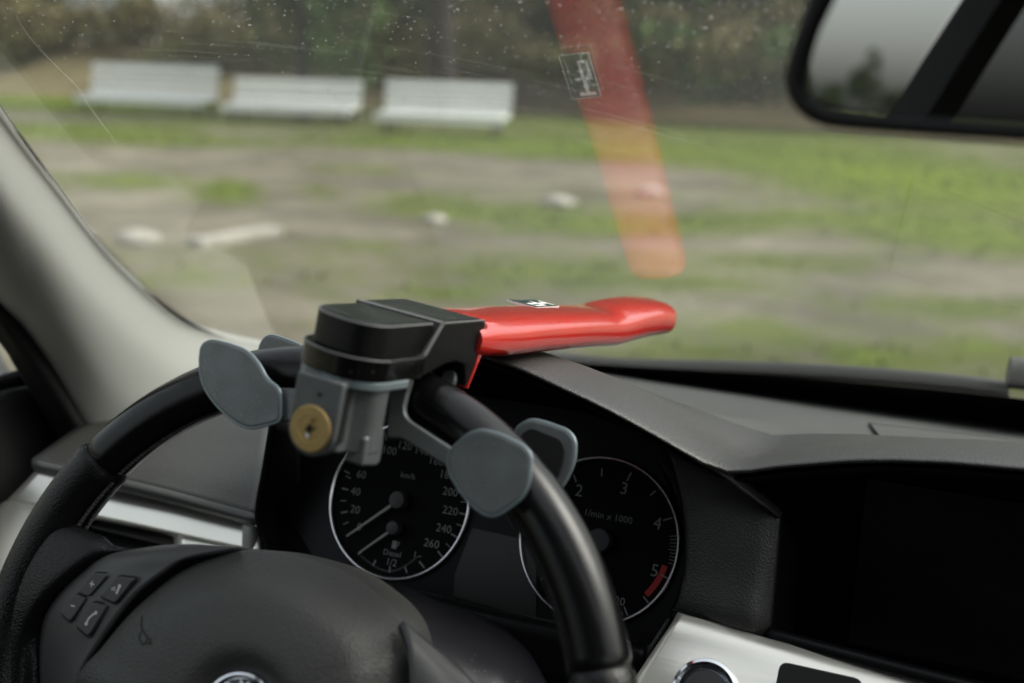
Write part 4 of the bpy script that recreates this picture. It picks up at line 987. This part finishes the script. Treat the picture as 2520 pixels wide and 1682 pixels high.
xsg=[-400,-150,-80,-50,-36]+[-30+.5*i for i in range(40)]+[-10+.2*i for i in range(90)]+[8,9,10,12,15,20,30,60,150,400]
vs=[];fs=[];att=[]
for j,y in enumerate(ys):
    for i,x in enumerate(xsg):
        z=GZ
        if -30<x<12 and 1<y<21: z+=.05*(fbm(x*1.7,y*1.7)-.5)
        vs.append((x,y,z)); att.append(grassy(x,y) if abs(x)<60 and abs(y)<60 else .7)
for j in range(len(ys)-1):
    for i in range(len(xsg)-1):
        a=j*len(xsg)+i; fs.append((a,a+1,a+len(xsg)+1,a+len(xsg)))
gm=bpy.data.materials.new('ground_gravel_grass'); gm.use_nodes=True; nt=gm.node_tree; N=nt.nodes; L=nt.links; b=N['Principled BSDF']; b.inputs['Roughness'].default_value=.95; b.inputs['Specular IOR Level'].default_value=.1
at_=N.new('ShaderNodeAttribute'); at_.attribute_name='grass'; tc=N.new('ShaderNodeTexCoord')
n1=N.new('ShaderNodeTexNoise'); n1.inputs['Scale'].default_value=5; n1.inputs['Detail'].default_value=8; L.new(tc.outputs['Object'],n1.inputs['Vector'])
ad=N.new('ShaderNodeMath'); ad.operation='MULTIPLY_ADD'; ad.inputs[1].default_value=1.3; L.new(n1.outputs['Fac'],ad.inputs[0]); L.new(at_.outputs['Fac'],ad.inputs[2])
mr_=N.new('ShaderNodeMapRange'); mr_.inputs['From Min'].default_value=.78; mr_.inputs['From Max'].default_value=1.5; L.new(ad.outputs[0],mr_.inputs['Value'])
n2=N.new('ShaderNodeTexNoise'); n2.inputs['Scale'].default_value=1.4; n2.inputs['Detail'].default_value=10; n2.inputs['Roughness'].default_value=.7; L.new(tc.outputs['Object'],n2.inputs['Vector'])
gvl=N.new('ShaderNodeValToRGB'); gvl.color_ramp.elements[0].position=.3; gvl.color_ramp.elements[0].color=(.118,.105,.076,1); gvl.color_ramp.elements[1].position=.7; gvl.color_ramp.elements[1].color=(.21,.193,.148,1); L.new(n2.outputs['Fac'],gvl.inputs[0])
grs=N.new('ShaderNodeValToRGB'); grs.color_ramp.elements[0].position=.3; grs.color_ramp.elements[0].color=(.068,.092,.015,1); grs.color_ramp.elements[1].position=.72; grs.color_ramp.elements[1].color=(.125,.145,.034,1); L.new(n2.outputs['Fac'],grs.inputs[0])
fr1=N.new('ShaderNodeMapRange'); fr1.inputs['From Min'].default_value=.9; fr1.inputs['From Max'].default_value=1.9; L.new(at_.outputs['Fac'],fr1.inputs['Value'])
fm=N.new('ShaderNodeMix'); fm.data_type='RGBA'; L.new(fr1.outputs[0],fm.inputs['Factor']); L.new(grs.outputs[0],fm.inputs['A']); fm.inputs['B'].default_value=(.125,.175,.010,1)
n3=N.new('ShaderNodeTexNoise'); n3.inputs['Scale'].default_value=1.1; n3.inputs['Detail'].default_value=7; n3.inputs['Roughness'].default_value=.65; L.new(tc.outputs['Object'],n3.inputs['Vector'])
gr2=N.new('ShaderNodeMapRange'); gr2.inputs['From Min'].default_value=.35; gr2.inputs['From Max'].default_value=.65; L.new(n3.outputs['Fac'],gr2.inputs['Value'])
gm2=N.new('ShaderNodeMix'); gm2.data_type='RGBA'; gm2.blend_type='MULTIPLY'; gm2.inputs['Factor'].default_value=1; L.new(gvl.outputs[0],gm2.inputs['A'])
gcol=N.new('ShaderNodeMix'); gcol.data_type='RGBA'; L.new(gr2.outputs[0],gcol.inputs['Factor']); gcol.inputs['A'].default_value=(.66,.66,.67,1); gcol.inputs['B'].default_value=(1.25,1.25,1.22,1); L.new(gcol.outputs['Result'],gm2.inputs['B'])
mx=N.new('ShaderNodeMix'); mx.data_type='RGBA'; L.new(mr_.outputs[0],mx.inputs['Factor']); L.new(gm2.outputs['Result'],mx.inputs['A']); L.new(fm.outputs['Result'],mx.inputs['B']); L.new(mx.outputs['Result'],b.inputs['Base Color'])
gd=mesh('ground',vs,fs,gm,None,sharp=0); tag(gd,kind='structure')
ca=gd.data.attributes.new('grass','FLOAT','POINT'); ca.data.foreach_set('value',att)
# grass tufts
gb=MB(); rg=random.Random(5); cnt=0
while cnt<5200:
    x=rg.uniform(-16,6); y=rg.uniform(3,17)
    if rg.random()*1.6>grassy(x,y)-.25: continue
    cnt+=1
    for k in range(3):
        a=rg.uniform(0,6.28); h=rg.uniform(.02,.05); w_=.012; bx_=x+rg.uniform(-.05,.05); by=y+rg.uniform(-.05,.05); lean=V((math.cos(a),math.sin(a),0))*h*1.6; sd=V((-math.sin(a),math.cos(a),0))*w_
        p=V((bx_,by,GZ-.02)); gb.add([p-sd,p+sd,p+lean+V((0,0,h+.02))],[(0,1,2)])
tag(gb.build('grass',grassm,None),'short grass growing through the gravel lot',None,None,'stuff')
# benches
def bench(loc,rot,label,slats_back,wid,hs=1):
    t=thing('park_bench',label,'bench',(0,0,0),group='white benches in a row across the lot')
    q=MB()
    zs=[.30,.46,.62][:slats_back]
    def sub(nm,c,d,m,rx=0):
        b=MB(); b.box(c,d,Matrix.Rotation(rx,3,'X')); o=b.build(nm,m,t,local=True); return o
    for k,z in enumerate(zs): sub('back_slat',(0,.16+.03*k,.30+(z-.27)*hs),(wid,.03,.122*hs),white_paint,rad(-10))
    for k in range(3): sub('seat_slat',(0,-.20+.14*k,.26-.01*(2-k)),(wid,.12,.028),white_paint,rad(2))
    sub('seat_front_board',(0,-.275,.215),(wid,.025,.105),white_paint)
    for sx in (-1,1):
        sub('leg',(sx*(wid/2-.15),-.20,.09),(.04,.04,.24),bench_iron); sub('leg',(sx*(wid/2-.15),.22,.16),(.04,.04,.38),bench_iron,rad(-6))
    t.location=loc; t.rotation_euler=(0,0,rot); return t
def place_bench(xl,yl,xr,yr,label,nb,hs=1):
    # bottom front board edge about z=GZ+.31 seen at yl/yr
    zb=GZ+.165; a=atz(xl,yl,zb); b=atz(xr,yr,zb); c=(a+b)/2; d=b-a
    return bench(V((c.x,c.y+.28,GZ)),math.atan2(d.y,d.x),label,nb,d.length,hs)
place_bench(180,249,494,263,'white slatted bench farthest left, with the tallest back',3,1.10)
place_bench(536,272,853,285,'white slatted bench in the middle of the row, lower than its neighbours',3,.80)
place_bench(912,296,1228,309,'white slatted bench on the right of the row, nearest the red reflection',3,.93)
# pale plank, stones
q=MB(); a=gpx(478,612); b=gpx(680,580); d=(b-a); ln=d.length; R_=Matrix.Rotation(math.atan2(d.y,d.x),3,'Z'); q.box((a+b)/2+V((0,0,.03)),(ln,.14,.06),R_); o=q.build('white_plank',stone,None); bevel(o,.01,2); tag(o,'pale weathered board lying flat on the gravel at left','board')
def rock(px,py,r,label,nm='pale_stone'):
    bm=bmesh.new(); bmesh.ops.create_icosphere(bm,subdivisions=3,radius=1); c=gpx(px,py)
    for v in bm.verts:
        n_=noise2(v.co.x*2+px,v.co.y*2+py)+noise2(v.co.z*3,v.co.x*3+px); v.co*= .75+.25*n_; v.co=V((v.co.x*r*1.25,v.co.y*r,v.co.z*r*.5))+c+V((0,0,r*.25))
    me=bpy.data.meshes.new(nm); bm.to_mesh(me); bm.free(); me.materials.append(stone); o=bpy.data.objects.new(nm,me); COL.objects.link(o); me.polygons.foreach_set('use_smooth',[True]*len(me.polygons)); tag(o,label,'stone',group='pale stones on the lot')
rock(1070,548,.075,'pale stone on gravel directly above the black lock cap'); rock(1375,508,.11,'flat pale stone in the bright green grass, left of the red reflection'); rock(1600,480,.10,'pale stone beside the right edge of the red reflection'); rock(340,600,.11,'pale flat stone left of the weathered board')
# low earth bank behind the benches
rows=[]
bank=bpy.data.materials.new('bank_earth'); bank=mat('bank_earth',(.15,.125,.06),.95,var=(1.2,(.20,.165,.08),1),bump=('noise',3,.1))
rowsb=[]
for k,(dy,z) in enumerate([(0,0),(1.2,.25),(2.6,.75),(4,1.0),(7,1.1),(12,1.0)]):
    rowsb.append([V((x,18.3+dy+.04*(x+8)-.6*math.sin(x*.25),GZ-.05+z*(.9+.25*math.sin(x*.7+k)))) for x in range(-46,41,3)])
bk=patch('bank',rowsb,bank,None,3,4,0); tag(bk,kind='structure')
# foliage
def leafcloud(mbx,c,rx,ry,rz_,n,size,rng,lump=6):
    cl=[]
    for i in range(lump):
        d=V((rng.gauss(0,1),rng.gauss(0,1),rng.gauss(0,1))).normalized()*rng.uniform(.25,.85); cl.append((V((d.x*rx,d.y*ry,d.z*rz_)),rng.uniform(.28,.5)))
    for i in range(n):
        o,s=cl[i%lump]; d=V((rng.gauss(0,1),rng.gauss(0,1),rng.gauss(0,1))).normalized()*rng.uniform(.5,1)**.5
        p=V(c)+o+V((d.x*rx*s,d.y*ry*s,d.z*rz_*s)); a=V((rng.gauss(0,1),rng.gauss(0,1),rng.gauss(0,1))).normalized(); b=a.orthogonal().normalized(); sz=size*rng.uniform(.6,1.4)
        e=a.cross(b); mbx.add([p-b*sz,p-e*sz*.5,p+b*sz,p+e*sz*.5],[(0,1,2,3)])
def tree(nm,x,y,h,cr_w,tr_r,m,label,cat='tree',base=.3,n=2600,seed=1,group='trees behind the lot',leaf=.16,z0=0):
    rng=random.Random(seed); t=thing(nm,label,cat,(x,y,GZ+z0),group=group)
    P=spline([V((0,0,-.2)),V((.05*h*rng.uniform(-.4,.4),0,h*.3)),V((rng.uniform(-.06,.06)*h,0,h*.6)),V((rng.uniform(-.08,.08)*h,0,h*.92))],4)
    tr=tube('trunk',P,[tr_r*(1-.75*i/(len(P)-1)) for i in range(len(P))],bark,t,n=10,local=True)
    for k in range(5):
        s=P[5+k]; a=rng.uniform(0,6.28); e=s+V((math.cos(a)*cr_w*.55,math.sin(a)*cr_w*.55,h*.14)); tube('limb',spline([s,(s+e)/2+V((0,0,h*.02)),e],3),[tr_r*.3*(1-.12*i) for i in range(7)],bark,tr,n=6,local=True)
    q=MB(); leafcloud(q,(0,0,h*(base+(1-base)/2)),cr_w,cr_w,h*(1-base)/2*1.15,n,leaf,rng,12); q.build('crown',m,t,local=True)
    return t
def bush(nm,x,y,w,h,m,label,n=900,seed=1,leaf=.10,z0=.3,cat='bush'):
    rng=random.Random(seed); t=thing(nm,label,cat,(x,y,GZ+z0),group='scrub along the bank')
    for k in range(4):
        a=rng.uniform(0,6.28); tube('stem',[V((0,0,-.2)),V((math.cos(a)*w*.3,math.sin(a)*.2,h*.5)),V((math.cos(a)*w*.55,math.sin(a)*.3,h*.8))],[.03,.02,.01],bark,t,n=6,local=True)
    q=MB(); leafcloud(q,(0,0,h*.45),w,w*.6,h*.62,n,leaf,rng,9); q.build('foliage',m,t,local=True)
# trees: direction from the camera through a pixel column, at a given distance
def gx(px,Y): return at(px,110,Y).x
tree('broadleaf_tree',gx(745,15.6),15.6,5.2,1.35,.13,leaf1,'bright green bushy tree standing behind the middle bench',base=.06,n=5200,seed=11,leaf=.09)
tree('broadleaf_tree',gx(1088,17.5),17.5,8.0,2.4,.27,leaf3,'tree with a dark bare trunk rising behind the right bench',base=.42,n=2600,seed=12)
spec=[(-80,25,8,3.2,leaf2,'dark green tree at the far left of the backdrop'),(180,27,8.5,3.2,leaf3,'grey green tree behind the left bench'),(430,29,8,3.4,leaf2,'dark tree between the pale house and the bushy tree'),(950,27,9,3.6,leaf3,'grey green tree left of the bare dark trunk'),(1260,26,9,3.4,leaf3,'grey green tree behind the upper end of the red reflection'),(1560,25,9,3.4,leaf1,'mid green tree right of the red reflection'),(1760,23,9,3.0,leaf2,'dark green tree just left of the interior mirror'),(1980,25,9,3.6,leaf1,'mid green tree partly hidden by the interior mirror edge'),(2250,26,9,3.8,leaf2,'dark tree behind the interior mirror'),(2600,26,9,3.8,leaf2,'dark tree beyond the right edge of the view')]
for i,(px,Y,h,w_,m,lab) in enumerate(spec): tree('broadleaf_tree',gx(px,Y),Y,h,w_,.22,m,lab,base=.10,n=3400,seed=20+i,leaf=.20,z0=.6)
bl=[(-20,19.5,1.6,1.3,leaf4,'brown dry scrub at the far left of the bank'),(150,20,1.8,1.5,leaf4,'brown dry scrub above the left end of the left bench'),(360,20,1.8,1.5,leaf4,'tan dry scrub directly above the left bench'),(540,20.5,1.6,1.2,leaf4,'dry scrub between left bench and bushy tree'),(930,20,1.5,1.3,leaf4,'dry scrub between bushy tree and dark trunk'),(1180,20,1.7,1.2,leaf4,'dry scrub right of the dark trunk'),(1340,19.5,1.5,1.1,leaf4,'dry scrub seen through the red reflection'),(1540,19.5,1.5,1.3,leaf4,'brown scrub right of the red reflection'),(1700,19,1.5,1.2,leaf2,'dark green bush amid brown scrub right of the red reflection'),(1860,19,1.6,1.0,leaf4,'brown scrub below the left corner of the mirror'),(2000,18.6,1.2,.9,leaf2,'small dark bush under the mirror corner'),(2180,19,1.8,1.0,leaf4,'brown scrub under the middle of the mirror'),(2420,19,1.8,1.0,leaf4,'brown scrub under the right part of the mirror')]
for i in range(9): bl.append((60+i*290,21.2,1.9,1.5,leaf4,'dry scrub further back on the bank, '+['far left','second from left','third from left','left of the bushy tree','right of the bushy tree','behind the dark trunk','left of the mirror','under the mirror','far right'][i]))
for i,(px,Y,w_,h,m,lab) in enumerate(bl): bush('scrub_bush',gx(px,Y),Y,w_,h,m,lab,n=1100,seed=50+i,z0=.55)
wood=MB(); rgw=random.Random(77)
for i in range(60):
    px=-500+i*62; Y=31+rgw.uniform(-1,2); leafcloud(wood,(gx(px,Y),Y,GZ+2.6+rgw.uniform(-.4,.8)),2.4,1.2,3.3,520,.26,rgw,9)
tag(wood.build('far_wood',leaf2,None),'dense dark wood closing off the view behind the trees',None,None,'stuff')
# a pale building in the top left
hx=gx(395,24); hb=thing('small_house','pale walled house seen between trees at the top left','house',(hx,24,GZ+.6))
q=MB(); q.box((0,0,2.0),(2.2,4,4.0)); q.build('wall',house_w,hb,local=True)
q=MB(); q.add([V((-1.4,-2.2,3.9)),V((1.4,-2.2,3.9)),V((0,-2.2,5.0)),V((-1.4,2.2,3.9)),V((1.4,2.2,3.9)),V((0,2.2,5.0))],[(0,1,2),(3,4,5),(0,2,5,3),(1,2,5,4),(0,1,4,3)]); q.build('roof',mat('roof_tile',(.12,.07,.05),.9),hb,local=True)
q=MB(); q.box((.4,-2.02,2.2),(.5,.05,.7)); q.build('window',mat('window_dark',(.03,.035,.04),.1),hb,local=True)
# trees to the rear left, seen only in the mirror
for i,(x,y,h,w_) in enumerate([(-33.3,-37,3.5,1.0),(-32.2,-38,2.5,.9),(-31.1,-38.9,3.4,.9),(-30.2,-39.8,2.3,1.0)]): tree('broadleaf_tree',x,y,h,w_,.12,leaf5,['dark round tree reflected in the interior mirror','second dark tree reflected in the interior mirror','low tree reflected at the left edge of the mirror','tree behind the car'][i],n=1500,leaf=.09,seed=80+i,group='trees behind the car')
# ------------------------------------------------------------------ light
W_=bpy.data.worlds.new('World'); S.world=W_; W_.use_nodes=True; nt=W_.node_tree; N=nt.nodes; L=nt.links; bg=N['Background']
sk=N.new('ShaderNodeTexSky'); sk.sky_type='NISHITA'; sk.sun_disc=False
EL,AZ=rad(46),rad(60)
sk.sun_elevation=EL; sk.sun_rotation=AZ; sk.dust_density=4; sk.air_density=1.2; sk.ozone_density=1
hs2=N.new('ShaderNodeHueSaturation'); hs2.inputs['Saturation'].default_value=.30; L.new(sk.outputs[0],hs2.inputs['Color']); tw=N.new('ShaderNodeTexCoord'); sz=N.new('ShaderNodeSeparateXYZ'); L.new(tw.outputs['Generated'],sz.inputs[0])
om=N.new('ShaderNodeMapRange'); om.inputs['From Min'].default_value=0; om.inputs['From Max'].default_value=.9; om.inputs['To Min'].default_value=.72; om.inputs['To Max'].default_value=1.7; L.new(sz.outputs['Z'],om.inputs['Value'])
vm=N.new('ShaderNodeVectorMath'); vm.operation='SCALE'; L.new(hs2.outputs[0],vm.inputs[0]); L.new(om.outputs[0],vm.inputs['Scale']); L.new(vm.outputs[0],bg.inputs[0]); bg.inputs[1].default_value=.13
sun=bpy.data.lights.new('Sun','SUN'); sun.energy=.7; sun.angle=rad(32); sun.color=(1,.96,.9); so=bpy.data.objects.new('Sun',sun); COL.objects.link(so)
dirv=V((math.sin(AZ)*math.cos(EL),math.cos(AZ)*math.cos(EL),math.sin(EL))); so.rotation_euler=dirv.to_track_quat('Z','Y').to_euler()
S.view_settings.view_transform='Standard'; S.view_settings.look='None'; S.view_settings.exposure=.95; S.view_settings.gamma=1
S.cycles.use_denoising=True; S.cycles.max_bounces=8; S.cycles.transparent_max_bounces=16; S.cycles.caustics_reflective=True; S.cycles.sample_clamp_indirect=8
